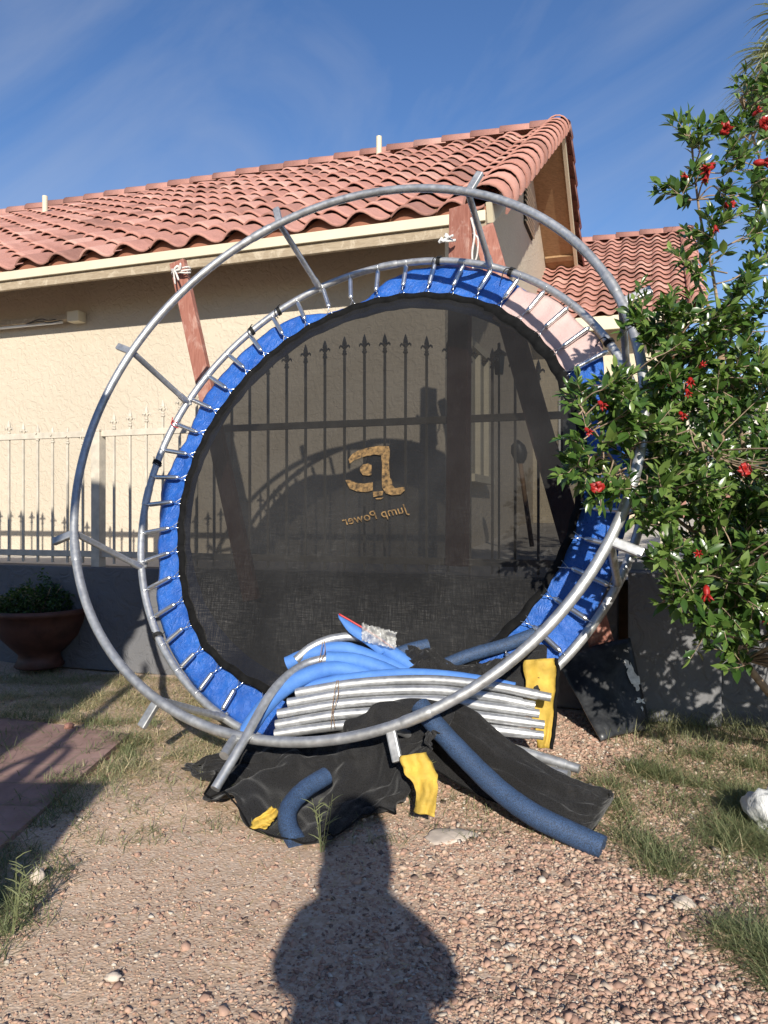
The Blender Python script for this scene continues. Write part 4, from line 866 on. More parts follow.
182,0,246,178,-13,259,164,1,263,153,-4,265,158,-14,251,165,-15,246,164,-20,242,152,-21,235,150,-17,229,157,-26,226,155,-32,222,150,-33,223,146,-46,224,145,-48,214,159,-45,217,145,-31,196,123,-9,181,104,7,158,126,28,159,108,54,144,90,62,120,103,78,100,120,98,91,110,122,80,106,147,73,108,171,56,120,190,27,150,193,26,171,177,10,
]
SETTLED_FLAP = [
140,120,289,136,120,292,133,131,280,130,137,271,127,144,259,124,149,248,121,158,242,117,162,229,114,167,223,111,178,210,108,183,198,105,188,188,102,196,177,98,202,168,95,208,158,92,216,144,89,221,134,86,232,126,83,236,118,79,245,106,76,249,94,73,255,81,70,264,73,67,271,65,64,273,55,61,284,40,57,292,32,54,294,21,51,304,11,
154,120,294,151,124,294,148,130,287,145,136,277,141,139,264,138,144,256,135,155,242,132,160,234,129,165,226,125,172,216,122,177,201,119,185,194,116,192,183,113,196,173,109,205,160,106,211,153,103,215,144,100,224,131,97,229,123,93,234,116,90,240,102,87,247,95,84,257,82,80,260,71,77,269,59,74,272,50,71,279,40,67,285,34,64,292,22,
169,121,300,166,122,304,163,128,290,160,137,282,156,142,275,153,146,262,150,150,253,146,159,242,143,162,233,140,170,224,137,177,214,133,181,199,130,186,192,127,192,182,124,196,169,120,205,160,117,208,149,114,215,140,110,219,133,107,230,118,104,235,112,101,237,99,97,242,92,94,252,84,91,257,69,88,259,62,85,266,49,81,275,43,78,278,31,
184,122,306,181,124,310,178,130,296,174,137,286,171,138,277,168,147,266,164,151,258,161,154,245,158,156,232,154,164,228,151,174,217,148,177,208,144,183,199,141,189,189,138,190,178,134,198,172,131,204,158,128,205,151,124,211,139,121,219,133,118,225,118,114,229,109,111,235,101,108,238,91,104,249,81,101,253,73,97,253,61,94,258,51,91,269,41,
199,123,311,196,121,315,193,130,302,189,130,294,186,142,282,182,144,275,179,150,262,176,150,257,172,160,245,169,162,235,165,164,225,162,168,218,159,177,204,155,183,198,152,185,183,149,193,179,145,198,166,142,200,159,138,204,148,135,212,136,132,217,131,128,218,124,125,226,111,121,229,99,117,238,92,113,242,80,110,249,70,106,256,61,102,258,55,
214,123,316,211,123,319,207,129,309,204,132,297,200,137,291,197,142,277,193,146,272,190,150,261,187,155,251,183,155,246,180,159,231,176,168,220,173,174,212,169,179,200,166,182,196,163,187,184,159,183,177,156,193,169,152,198,155,149,203,149,145,208,135,142,208,127,138,214,117,135,219,106,131,225,96,127,232,86,123,240,80,119,243,68,115,245,63,
228,122,319,225,124,319,221,125,309,218,133,300,214,134,296,211,137,285,207,140,275,204,140,270,200,151,257,197,149,243,194,156,236,190,163,230,187,161,216,183,167,209,180,171,203,176,173,195,173,180,179,169,187,167,166,188,161,162,194,153,159,197,140,155,203,134,152,202,121,148,205,116,145,211,103,141,218,96,138,218,85,134,221,75,131,228,62,
242,120,320,238,114,323,235,122,313,231,123,302,228,131,295,224,133,284,221,136,276,217,145,264,214,145,258,210,146,247,207,150,234,203,154,228,200,158,216,197,159,216,193,162,203,190,166,194,186,175,181,183,175,173,179,177,162,176,181,155,172,183,147,169,191,138,165,188,125,162,196,121,159,198,108,155,201,101,152,207,89,149,208,84,145,211,70,
254,117,319,251,113,322,247,118,314,244,120,306,240,123,294,237,129,284,233,132,273,230,135,264,227,141,260,223,141,251,220,140,241,216,146,230,213,148,222,209,147,212,206,151,203,203,157,191,199,158,185,196,164,178,192,170,168,189,167,157,185,171,148,182,175,136,178,179,133,175,179,121,172,181,110,169,184,99,166,188,91,163,189,85,160,192,77,
266,112,316,262,111,319,259,116,311,256,116,301,252,119,291,249,122,282,245,120,277,242,125,264,239,128,256,235,134,249,232,133,238,228,137,227,225,137,221,222,139,210,218,142,200,215,144,193,211,146,185,208,149,174,205,157,163,201,156,156,198,157,150,194,161,140,191,163,129,188,163,119,184,166,113,181,168,99,178,176,93,174,174,84,171,176,73,
277,107,312,274,105,314,270,109,304,267,110,297,264,112,287,260,113,279,257,114,270,254,120,263,250,118,252,247,121,238,244,121,237,240,126,228,237,130,219,234,131,210,230,131,200,227,131,191,224,131,180,220,137,172,217,139,161,214,140,154,210,147,145,207,148,133,204,148,129,200,150,117,197,150,110,194,150,99,190,153,91,187,157,82,184,162,72,
288,101,307,284,97,310,281,97,299,278,104,295,275,103,286,271,104,274,268,109,262,265,107,259,262,107,246,258,112,240,255,114,232,252,111,220,249,114,212,245,118,204,242,120,198,239,119,188,236,118,177,232,124,170,229,123,162,226,129,151,223,127,142,219,128,133,216,130,127,213,132,115,210,135,106,207,136,98,203,137,90,200,138,81,197,138,70,
299,94,301,295,88,305,292,92,295,289,91,288,286,95,277,283,99,269,280,100,259,276,96,253,273,98,240,270,101,234,267,99,226,264,102,218,261,102,208,257,106,198,254,102,189,251,106,181,248,110,170,245,106,166,242,109,155,238,113,147,235,112,138,232,115,125,229,114,116,226,117,113,223,114,100,219,114,95,216,115,85,213,119,75,210,120,68,
304,91,297,301,86,300,298,87,293,295,91,285,292,89,273,289,87,270,285,92,255,282,92,253,279,90,241,276,94,235,273,96,220,270,95,215,267,95,202,264,97,196,260,99,188,257,101,178,254,106,170,251,103,162,248,99,153,245,101,149,242,103,138,239,104,128,236,103,123,232,105,112,229,107,102,226,108,92,223,112,82,219,107,74,216,115,65,
316,84,290,313,80,298,310,79,284,307,81,275,304,81,269,301,81,261,298,80,250,294,85,243,291,84,236,288,78,224,285,81,214,282,88,208,279,82,197,276,87,189,273,87,183,270,83,175,267,84,168,264,86,157,261,87,150,258,89,142,255,88,135,252,93,123,249,91,114,246,89,106,242,91,94,238,94,88,234,98,81,231,100,72,227,101,63,
328,76,283,325,79,288,322,68,275,319,73,271,316,76,263,313,71,251,310,70,248,307,74,235,304,70,226,302,73,219,299,75,212,296,71,204,293,69,195,290,73,187,287,75,175,284,74,169,281,72,160,278,75,153,275,73,143,272,77,133,269,75,123,266,72,117,264,73,116,261,77,101,258,73,96,255,73,86,252,72,76,249,74,69,246,73,60,
340,69,274,337,63,276,335,67,270,332,65,260,329,61,251,326,60,247,324,62,241,321,63,226,318,61,220,315,60,213,312,62,205,310,61,196,307,60,190,304,59,176,301,60,172,298,60,163,296,58,154,293,57,147,290,62,138,287,58,131,284,58,122,282,56,114,279,55,107,276,61,98,274,55,89,271,56,82,269,54,73,266,53,63,264,50,58,
353,61,264,350,55,264,348,55,260,345,51,253,342,53,244,340,56,237,337,52,228,334,52,220,332,55,212,329,52,206,327,50,195,324,49,189,321,47,178,319,49,172,316,50,164,313,46,156,311,43,149,308,48,143,305,48,132,303,42,128,300,42,121,297,40,114,295,40,99,292,44,94,290,36,86,288,36,81,286,34,70,283,35,61,281,31,52,
366,53,253,363,46,257,361,45,247,358,44,240,356,49,232,353,44,227,351,42,220,348,41,214,346,40,205,343,40,197,341,40,194,338,35,181,336,35,176,334,37,168,331,34,159,329,35,150,326,37,143,324,29,135,321,27,130,319,32,119,316,28,113,314,28,105,311,25,97,309,21,94,307,22,82,305,17,74,303,19,64,301,14,56,299,13,49,
379,44,242,377,40,246,374,37,238,372,34,232,370,36,224,367,33,218,365,32,210,363,32,202,360,28,196,358,24,189,356,25,181,353,28,173,351,21,166,349,20,158,346,20,152,344,17,146,342,20,134,339,17,132,337,16,121,335,14,116,332,16,108,330,8,102,327,11,92,325,10,87,323,3,79,320,9,67,317,5,60,315,4,57,312,-1,48,
392,35,231,390,30,235,388,28,228,386,30,225,383,24,215,381,24,212,379,21,199,377,19,194,375,16,185,372,16,179,370,14,179,368,15,166,366,11,158,364,7,149,361,7,144,359,9,136,357,6,130,355,8,122,353,2,120,350,-3,111,348,-2,101,346,-3,94,344,-3,91,341,-6,80,339,-9,77,337,-6,66,334,-8,61,332,-9,54,329,-13,43,
406,25,222,404,19,223,401,19,219,399,13,209,397,13,207,395,9,201,393,12,192,391,11,186,389,7,180,387,4,173,385,2,167,383,-3,159,380,0,149,378,-6,147,376,-4,138,374,-6,131,372,-10,125,370,-12,116,368,-15,114,366,-17,105,364,-17,100,362,-19,88,360,-23,83,357,-21,77,355,-24,70,353,-25,62,351,-27,59,349,-31,51,347,-31,44,
419,15,213,417,10,217,415,9,207,413,6,204,411,2,199,409,-2,191,407,-5,186,405,-4,180,403,-9,174,401,-11,166,399,-13,161,397,-12,151,395,-15,146,393,-16,141,391,-21,135,389,-22,129,387,-27,119,385,-29,113,383,-28,107,381,-30,99,379,-34,91,377,-33,86,375,-39,85,373,-38,78,371,-43,62,369,-44,63,367,-45,54,365,-50,47,363,-53,41,
433,4,205,431,-5,207,429,-1,205,427,-8,198,425,-12,193,423,-13,186,421,-18,181,419,-17,172,417,-23,165,415,-23,159,413,-27,153,411,-24,151,409,-30,145,407,-35,137,405,-36,129,404,-36,122,402,-38,117,400,-41,104,398,-47,101,396,-53,96,394,-53,89,392,-51,83,390,-58,76,388,-57,68,386,-62,61,383,-58,63,381,-66,50,379,-63,45,377,-69,41,
447,-8,197,445,-15,206,443,-19,200,441,-20,194,439,-25,187,437,-28,181,435,-32,173,433,-34,167,432,-34,163,430,-41,154,428,-42,151,426,-44,141,424,-46,137,422,-47,133,420,-58,119,418,-54,118,416,-59,111,414,-64,105,412,-63,102,410,-65,92,408,-69,87,407,-72,85,405,-73,75,403,-80,70,401,-79,63,399,-83,58,398,-86,49,396,-91,42,394,-94,37,
461,-20,190,459,-29,195,457,-29,191,455,-34,185,453,-33,179,451,-43,170,450,-45,165,448,-47,160,446,-47,158,444,-52,151,442,-52,145,440,-57,137,438,-58,133,436,-65,128,434,-67,120,433,-72,116,431,-72,107,429,-76,102,427,-81,98,425,-81,90,423,-85,84,421,-91,77,419,-93,73,417,-95,62,415,-98,61,413,-101,56,411,-104,46,409,-104,40,407,-111,36,
475,-32,184,473,-40,190,471,-44,185,469,-45,177,468,-50,171,466,-55,165,464,-55,165,462,-60,156,460,-67,151,458,-69,144,456,-67,139,454,-75,132,453,-78,127,451,-82,120,449,-84,114,447,-87,109,445,-92,106,443,-95,97,441,-99,91,439,-104,90,437,-105,81,436,-110,75,434,-114,71,432,-113,67,430,-118,60,429,-122,51,427,-126,51,425,-133,39,424,-136,32,
489,-44,177,487,-51,182,485,-54,180,484,-53,173,482,-62,167,480,-65,161,478,-71,156,476,-72,148,474,-80,141,472,-78,139,470,-85,133,468,-88,124,467,-93,122,465,-92,119,463,-100,111,461,-102,106,459,-106,103,457,-109,94,455,-109,93,453,-117,83,452,-120,80,450,-123,71,448,-127,68,446,-136,64,444,-136,56,443,-145,51,441,-146,49,440,-150,38,438,-153,32,
503,-55,171,501,-66,178,499,-68,173,498,-69,170,496,-75,161,494,-80,157,492,-81,152,490,-88,147,488,-86,140,486,-95,133,484,-97,128,482,-97,122,480,-104,117,479,-104,114,477,-111,107,475,-119,101,473,-121,96,471,-126,89,469,-128,84,467,-132,82,465,-135,78,463,-140,74,462,-143,64,460,-148,62,458,-151,56,456,-155,52,454,-157,45,452,-163,38,450,-169,37,
517,-65,166,515,-73,172,513,-76,167,511,-80,160,509,-86,155,508,-85,153,506,-93,147,504,-102,140,502,-99,135,500,-104,132,498,-109,127,496,-116,122,494,-118,116,492,-117,113,490,-127,105,488,-128,101,486,-133,95,485,-136,85,483,-139,83,481,-146,78,479,-146,73,477,-157,69,475,-157,61,473,-162,56,471,-162,53,468,-169,48,466,-173,43,464,-172,37,462,-180,33,
531,-75,160,529,-83,167,527,-87,161,526,-92,158,524,-91,151,522,-100,148,520,-102,141,518,-109,137,516,-114,130,514,-117,122,512,-120,120,510,-126,116,508,-126,107,506,-130,107,504,-137,97,502,-139,93,500,-145,90,498,-145,85,496,-154,78,494,-157,75,492,-162,68,490,-164,63,488,-170,60,486,-173,54,484,-175,47,482,-182,42,479,-186,37,477,-187,36,475,-190,25,
546,-84,156,544,-94,161,542,-96,160,540,-100,153,538,-100,149,536,-108,141,534,-112,136,532,-118,131,530,-122,125,527,-123,123,525,-130,117,523,-132,112,521,-138,99,519,-143,101,517,-147,95,515,-151,92,513,-154,87,511,-162,80,509,-164,74,507,-167,70,505,-173,65,503,-178,58,501,-179,54,499,-184,51,497,-189,46,495,-196,39,493,-196,32,491,-202,30,489,-206,24,
560,-92,151,558,-99,160,556,-102,155,554,-112,150,552,-113,145,550,-118,132,547,-121,130,545,-129,124,543,-128,126,541,-135,124,539,-141,112,537,-142,109,535,-148,104,533,-153,102,530,-160,93,528,-161,85,526,-167,82,524,-169,78,522,-174,76,520,-173,72,518,-184,58,516,-188,59,513,-191,54,511,-195,45,509,-202,43,507,-204,34,504,-207,33,502,-212,26,500,-215,23,
574,-101,147,572,-113,152,570,-112,150,568,-119,142,565,-119,141,563,-126,134,561,-130,130,559,-134,124,557,-137,120,554,-149,114,552,-151,113,550,-155,105,548,-157,99,546,-163,93,543,-168,90,541,-171,85,539,-175,81,537,-181,73,535,-182,67,532,-189,63,530,-191,58,528,-196,55,526,-202,49,523,-202,44,521,-209,36,519,-214,35,516,-218,26,514,-221,24,511,-224,19,
588,-109,143,585,-118,147,583,-121,146,581,-126,139,578,-131,133,576,-134,128,574,-136,123,572,-142,121,569,-148,117,567,-151,113,565,-154,107,563,-161,98,560,-164,97,558,-173,93,556,-173,83,553,-175,76,551,-180,77,549,-190,68,547,-193,62,544,-192,60,542,-198,55,540,-207,48,538,-205,43,535,-212,41,533,-215,33,531,-220,31,529,-227,29,527,-229,23,525,-241,11,
600,-116,140,598,-122,150,595,-130,141,593,-132,139,591,-136,135,588,-143,124,586,-147,125,584,-151,120,582,-159,113,579,-156,109,577,-159,99,575,-168,95,572,-173,92,570,-177,90,568,-177,81,565,-183,77,563,-188,75,561,-192,66,558,-197,65,556,-200,58,554,-205,53,551,-213,47,549,-214,42,547,-221,38,544,-225,33,542,-228,31,540,-232,19,538,-236,17,535,-237,15,
611,-123,137,609,-135,145,607,-134,138,604,-137,135,602,-146,129,600,-154,123,597,-152,119,595,-157,117,593,-161,111,590,-166,105,588,-170,100,586,-174,93,583,-175,92,581,-179,88,579,-184,80,576,-190,77,574,-189,73,572,-193,64,569,-198,60,567,-205,58,565,-208,50,562,-214,48,560,-218,42,558,-222,36,555,-222,30,553,-229,27,551,-232,21,548,-237,19,546,-238,14,
622,-130,135,620,-140,142,617,-141,136,615,-146,135,613,-150,127,610,-154,125,608,-156,116,606,-161,111,603,-164,106,601,-170,99,598,-175,98,596,-180,93,594,-180,88,591,-188,83,589,-191,79,587,-193,75,584,-196,69,582,-205,65,579,-205,58,577,-211,54,575,-211,50,572,-216,44,570,-218,39,568,-227,35,566,-230,29,563,-237,26,561,-239,17,559,-247,18,557,-246,13,
627,-133,134,625,-142,141,623,-143,138,620,-147,134,618,-152,126,615,-158,124,613,-157,118,611,-163,114,608,-167,107,606,-175,101,603,-175,103,601,-182,93,599,-187,89,596,-187,84,594,-191,80,591,-193,75,589,-199,69,587,-201,65,584,-206,60,582,-210,58,579,-214,53,577,-220,45,574,-223,40,572,-227,35,569,-232,29,567,-230,25,564,-239,19,562,-240,17,559,-247,16,
637,-139,132,635,-149,139,632,-148,136,630,-152,128,628,-159,126,625,-164,122,623,-167,114,620,-168,114,618,-168,107,615,-170,101,613,-182,96,610,-183,91,608,-188,87,605,-192,82,603,-197,80,600,-201,73,598,-204,70,596,-208,62,593,-212,56,591,-213,54,588,-215,47,586,-222,40,583,-227,38,581,-226,34,578,-234,31,576,-234,20,573,-234,20,570,-246,16,568,-245,15,
647,-145,130,644,-158,136,642,-158,136,639,-161,131,637,-163,126,634,-165,121,632,-168,111,629,-171,106,627,-176,104,624,-184,98,622,-186,90,619,-188,93,617,-192,88,614,-199,81,612,-200,76,609,-200,74,607,-207,71,604,-208,64,602,-213,56,599,-216,56,597,-222,48,595,-223,44,592,-228,40,590,-232,33,587,-233,30,585,-233,23,582,-244,22,580,-244,18,577,-247,16,
655,-150,128,652,-158,137,650,-161,133,648,-166,124,645,-167,124,643,-171,116,640,-173,113,638,-177,108,635,-181,104,633,-179,99,631,-189,97,628,-185,88,626,-195,82,623,-196,82,621,-200,77,618,-199,71,616,-205,69,614,-209,61,611,-213,57,609,-214,54,606,-219,43,604,-221,45,602,-225,38,599,-227,36,597,-230,33,594,-232,24,592,-235,19,589,-237,18,587,-245,18,
662,-155,127,660,-163,133,658,-167,132,655,-168,124,653,-167,119,651,-173,117,649,-172,112,646,-176,108,644,-178,104,642,-183,97,640,-184,95,637,-187,90,635,-192,84,633,-194,78,630,-199,75,628,-196,69,626,-200,65,624,-204,60,621,-205,56,619,-209,50,617,-209,46,615,-212,42,612,-219,40,610,-215,34,608,-220,31,605,-225,26,603,-223,19,601,-227,16,598,-232,10,
669,-160,125,667,-167,133,665,-168,124,663,-172,124,661,-174,120,659,-174,116,657,-173,110,655,-177,109,653,-178,104,651,-180,93,649,-184,90,647,-183,86,645,-185,85,643,-186,76,641,-191,72,639,-188,70,637,-195,68,635,-190,61,633,-195,57,631,-196,54,629,-195,47,627,-200,43,625,-202,38,623,-203,33,621,-208,28,619,-213,28,617,-212,21,616,-213,20,614,-212,21,
674,-165,123,672,-171,130,670,-170,125,669,-170,119,667,-170,116,666,-169,117,664,-172,105,663,-171,104,661,-172,99,660,-175,94,658,-177,91,657,-178,87,655,-178,85,653,-179,79,652,-177,71,650,-179,70,649,-179,70,647,-181,59,646,-178,56,644,-180,54,643,-184,47,641,-184,44,640,-181,36,638,-182,32,637,-186,31,635,-186,28,634,-184,24,632,-185,15,631,-192,17,
677,-169,121,676,-174,129,675,-171,130,674,-173,123,673,-171,116,672,-170,111,671,-166,106,670,-164,104,669,-167,98,668,-168,93,667,-167,87,667,-166,85,666,-163,84,665,-165,78,664,-164,75,663,-162,65,662,-163,68,661,-160,60,660,-157,57,659,-156,52,658,-156,49,657,-156,41,656,-159,36,655,-155,37,654,-160,31,653,-154,25,652,-151,16,651,-151,16,650,-151,15,
680,-174,120,679,-174,126,679,-174,124,679,-168,119,678,-168,117,678,-167,108,678,-165,105,678,-161,97,677,-160,99,677,-157,93,677,-155,86,677,-152,85,676,-148,83,676,-152,76,676,-142,71,675,-146,70,675,-137,62,675,-137,57,675,-136,57,674,-136,52,674,-130,43,674,-128,42,674,-125,34,673,-127,37,673,-122,28,672,-123,23,672,-115,25,671,-112,11,671,-106,13,
681,-178,118,682,-177,133,682,-176,123,683,-166,119,683,-165,116,684,-163,107,684,-156,106,685,-155,96,685,-149,95,686,-147,90,686,-142,89,687,-136,84,687,-132,84,688,-130,72,688,-122,71,689,-123,67,689,-118,62,690,-111,56,690,-106,55,690,-105,49,691,-104,47,691,-98,42,692,-93,41,692,-92,33,693,-86,32,693,-84,26,694,-77,20,694,-73,16,695,-71,11,
683,-182,116,684,-179,122,686,-174,121,687,-172,113,688,-161,114,689,-160,108,691,-151,104,692,-145,103,693,-137,94,694,-132,88,696,-129,84,697,-123,81,698,-119,78,699,-114,71,701,-105,71,702,-99,66,703,-92,62,704,-88,54,706,-81,55,707,-76,49,708,-71,43,709,-63,41,711,-60,38,712,-53,32,713,-47,32,714,-44,24,715,-31,20,717,-31,17,718,-23,21,
685,-186,114,687,-184,121,689,-171,118,691,-166,111,693,-159,110,695,-153,105,697,-146,100,699,-137,97,701,-132,95,703,-125,91,705,-112,87,707,-107,81,709,-99,82,711,-90,75,713,-88,70,715,-78,64,717,-71,64,719,-66,56,721,-56,51,723,-46,48,725,-39,43,727,-32,40,729,-23,33,731,-17,31,734,-7,25,736,-3,23,738,4,20,740,14,20,743,18,25,
687,-190,112,690,-185,123,692,-177,120,695,-170,112,698,-157,106,701,-147,106,703,-133,101,706,-129,95,709,-121,92,712,-114,86,714,-105,84,717,-91,80,720,-83,76,722,-75,73,725,-66,67,728,-60,64,731,-46,61,733,-37,56,736,-29,52,739,-20,46,742,-14,42,744,-3,40,747,7,40,750,19,33,752,23,30,755,34,26,758,44,18,761,55,20,763,62,20,
]
SETTLED = {'safety_netting': SETTLED_NETTING, 'netting_flap': SETTLED_FLAP}
RINGP = np.array([TP(i, RR, C1) for i in np.arange(180, 361, .5)])
def cloth(name, top, bot, mat, nu=150, nv=70, amp=.022, seed=1, parent=None, bulge=.05, mid=None, hem=True):
    T, B = spline(top, nu), spline(bot, nu); Md = spline(mid, nu) if mid else None
    pick = lambda A: [np.array(A[int(round(i*(len(A)-1)/nu))]) for i in range(nu+1)]
    T, B = pick(T), pick(B); Md = pick(Md) if mid else None
    V = []
    for i in range(nu+1):
        ends = min(1, min(i, nu-i)/8)
        for j in range(nv+1):
            f = j/nv
            if Md:
                g = f*2; p = (T[i]*(1-g)+Md[i]*g) if g < 1 else (Md[i]*(2-g)+B[i]*(g-1))
            else: p = T[i]*(1-f)+B[i]*f
            q = Vector((p[0]*7, p[2]*7+p[1]*3, seed))
            # long pulled folds running with the cloth, crossed by small crumples
            ph = Vector((p[0]*6+f*2.6+seed, f*1.6, seed*3.1)); w = mnoise.noise(ph*1.3); r1 = (1-abs(w)*2)**3
            r2 = (1-abs(mnoise.noise(Vector((p[0]*15-f*5, f*4+p[0]*3, seed*5.3))))*2)**3; r3 = 1-abs(mnoise.noise(q*3.1))*2
            env = .25+.75*math.sin(math.pi*min(1,max(0,f)))**.5
            r4 = abs(mnoise.noise(Vector((p[0]*5+f*7, f*9-p[0]*8, seed*2.3))))**.6
            dsp = (amp*(r1*3.4+r2*1.9-r4*2.3+r3*.45+mnoise.noise(q)*1.2)*env+bulge*math.sin(math.pi*f))*ends
            p = p+np.array([0,-.62,.62])*dsp
            edge = .016*mnoise.noise(Vector((i*.16,seed,0)))+.010*mnoise.noise(Vector((i*.55,seed,4)))
            if f > .8: p = p+np.array([edge*.4,-edge,0])*(f-.8)*5
            dd = p-RINGP; dist = np.linalg.norm(dd, axis=1); k = int(np.argmin(dist))
            if dist[k] < .034:            # lies under / behind the frame tube, never through it
                v = np.array([0,.75,-.66]); p = p+v*(.036-dist[k]+.010)
            if p[2] < .004+gz(p[0],p[1]): p[2] = .004+gz(p[0],p[1])+.008*abs(mnoise.noise(q*5))
            V.append(p)
    k = nv+1; F = [(i*k+j,i*k+j+1,(i+1)*k+j+1,(i+1)*k+j) for i in range(nu) for j in range(nv)]
    if name in SETTLED:
        W = np.array(SETTLED[name], dtype=float).reshape(-1,3)/1000+np.array([0,2.5,0]); nu, nv = 50, 28
        if name == 'netting_flap':
            for q_ in range(len(W)):
                i_, j_ = q_//29, q_%29; f_ = j_/28; e_ = min(1,(50-i_)/6)*min(1,(i_+1)/5)*math.sin(math.pi*f_)**.6
                hgt = .016*(1-abs(mnoise.noise(Vector((f_*5.5+i_*.035, i_*.05, 3))))*2.6)+.012*mnoise.noise(Vector((f_*9-i_*.08, i_*.13, 8)))
                W[q_] += np.array([.25,-.55,.75])*hgt*e_*1.9; W[q_][1] -= (.018*mnoise.noise(Vector((i_*.22,0,1))) if j_ > 25 else 0)
        k = nv+1; V = list(W); F = [(i*k+j,i*k+j+1,(i+1)*k+j+1,(i+1)*k+j) for i in range(nu) for j in range(nv)]
    o = mesh_np(name, V, F, mat, parent, True)
    if name in SETTLED: sb = o.modifiers.new('u','SUBSURF'); sb.levels = sb.render_levels = 2
    md = o.modifiers.new('s','SOLIDIFY'); md.thickness = .003
    if hem:
        mb = MB(); mb.tube([V[i*k+nv]+np.array([0,-.001,.003]) for i in range(4,nu-3,2)], .0028, 6); mb.build('hem', M['webbing'], parent or o, True)
    return o
net = cloth('safety_netting',[gnd(188,768),at(205,757,2.80),at(228,750,2.86),at(262,738,2.88),at(300,733,2.88),at(335,722,2.84),at(372,706,2.80),at(410,698,2.74),at(440,702,2.68),at(455,712,2.62),at(440,735,2.50)],
      [gnd(187,772),gnd(192,792),gnd(203,812),gnd(240,829),gnd(288,846),gnd(320,847),gnd(346,838),gnd(362,822),gnd(392,816),gnd(408,800),gnd(410,785)], M['net'], amp=.021, seed=1, bulge=.004,
      mid=[gnd(188,770),at(198,775,2.82),at(225,764,2.76),at(262,752,2.69),at(300,755,2.66),at(335,752,2.63),at(372,747,2.60),at(400,738,2.57),at(425,728,2.53),at(436,735,2.48),at(428,752,2.45)])
tag(net, 'black safety netting with yellow trim crumpled under the pipes on the gravel', 'netting')
cloth('netting_flap',[at(425,712,2.62),at(455,703,2.62),at(480,716,2.58),at(510,742,2.52),at(545,765,2.44),at(580,781,2.38),at(604,790,2.34),at(613,798,2.31)],
      [gnd(398,778),gnd(425,770,.06),gnd(455,786,.05),gnd(495,806,.03),gnd(535,826,.02),gnd(568,842),gnd(590,838),gnd(613,803)], M['net'], amp=.018, seed=4, parent=net, bulge=.03)
cloth('netting_fold',[at(398,645,3.06),at(425,652,3.05),at(455,668,3.0),at(500,660,3.0),at(548,636,2.98)],
      [at(405,675,2.94),at(430,682,2.92),at(470,694,2.86),at(510,698,2.80),at(545,690,2.8)], M['net'], amp=.02, seed=9, parent=net, nu=60, nv=20)
def flap(label, pl, pr, mat=M['yellow'], edge=None):
    L = spline([at(*p) for p in pl], 24); Rr = spline([at(*p) for p in pr], 24); n = min(len(L),len(Rr)); V = []
    for i in range(n):
        for j in range(9):
            f = j/8; p = L[i]*(1-f)+Rr[i]*f; p = p+np.array([0,-1,.2])*(.009*math.sin(f*9+i*.22)+.010*mnoise.noise(Vector((i*.22,f*3,pl[0][0])))+.008*mnoise.noise(Vector((i*.6,f*7,pl[0][0]))))+(Rr[i]-L[i])*.05*mnoise.noise(Vector((i*.35,f*1.0,9))); V.append(p)
    F = [(i*9+j,i*9+j+1,(i+1)*9+j+1,(i+1)*9+j) for i in range(n-1) for j in range(8)]
    o = mesh_np('yellow_sleeve', V, F, mat, net, True); md = o.modifiers.new('s','SOLIDIFY'); md.thickness=.002; o['label']=label
    if edge:
        mb = MB(); mb.tube([V[i*9+8]+np.array([.004,-.004,0]) for i in range(n)], .007, 8); mb.build('black_edging', M['webbing'], net, True)
flap('yellow sleeve hanging over the ring beside the black panel',[(524,660,2.80),(525,690,2.80),(530,715,2.79),(536,735,2.78),(538,748,2.78)],[(555,658,2.84),(557,675,2.83),(555,700,2.81),(553,725,2.80),(549,748,2.79)],edge=True)
flap('bright yellow sleeve folded below the ring at the centre',[(400,756,2.42),(404,772,2.40),(414,785,2.37),(416,800,2.34),(414,813,2.32)],[(426,752,2.44),(434,768,2.41),(438,780,2.38),(437,797,2.34),(434,816,2.30)])
flap('small yellow corner peeking out under the netting at the bottom left',[(272,806,2.36),(262,814,2.33),(253,820,2.31),(250,828,2.29)],[(280,812,2.35),(274,820,2.32),(270,825,2.30),(266,829,2.28)])
def plastic():
    rs = np.random.default_rng(5); m, nt, b = nodes('clear_plastic'); b.inputs['Transmission Weight'].default_value=.0; b.inputs['Base Color'].default_value=(.50,.50,.49,1); b.inputs['Roughness'].default_value=.2; b.inputs['Alpha'].default_value=.6
    V=[];n=26
    for i in range(n):
        for j in range(12):
            p = np.array(at(362+i*1.35, 622+j*1.6+i*.35, 3.0)); q=Vector((i*.35,j*.5,0)); p += np.array([.004,-.045,.012])*mnoise.noise(q*.8)+np.array([.006,-.022,.010])*mnoise.noise(q*2.1)+np.array([0,-.03,0]); V.append(p)
    F=[(i*12+j,i*12+j+1,(i+1)*12+j+1,(i+1)*12+j) for i in range(n-1) for j in range(11)]
    o=mesh_np('plastic_wrap',V,F,m,None,True); tag(o,'crumpled clear plastic wrap on top of the pipe heap against the mat','plastic wrap')
    # blue flap with a red seam
    mb=MB(); a=[at(338,614,3.03),at(352,622,3.02),at(372,634,3.01),at(392,648,3.0)]; b2=[at(339,618,3.02),at(349,632,3.0),at(366,644,2.99),at(380,655,2.98)]
    V=[];[V.extend([p,q]) for p,q in zip(spline(a,12),spline(b2,12))]; n=len(V)//2
    mb.add(V,[(2*i,2*i+1,2*i+3,2*i+2) for i in range(n-1)]); o=mb.build('blue_flap',M['foam'],None,True); md=o.modifiers.new('s','SOLIDIFY'); md.thickness=.006
    tag(o,'pointed blue foam flap with a red seam in front of the mat','foam flap')
    mb=MB(); mb.tube([p+np.array([.004,-.004,.0]) for p in spline(a,20)],.004,6); mb.build('seam',M['redtie'],o,True)
plastic()
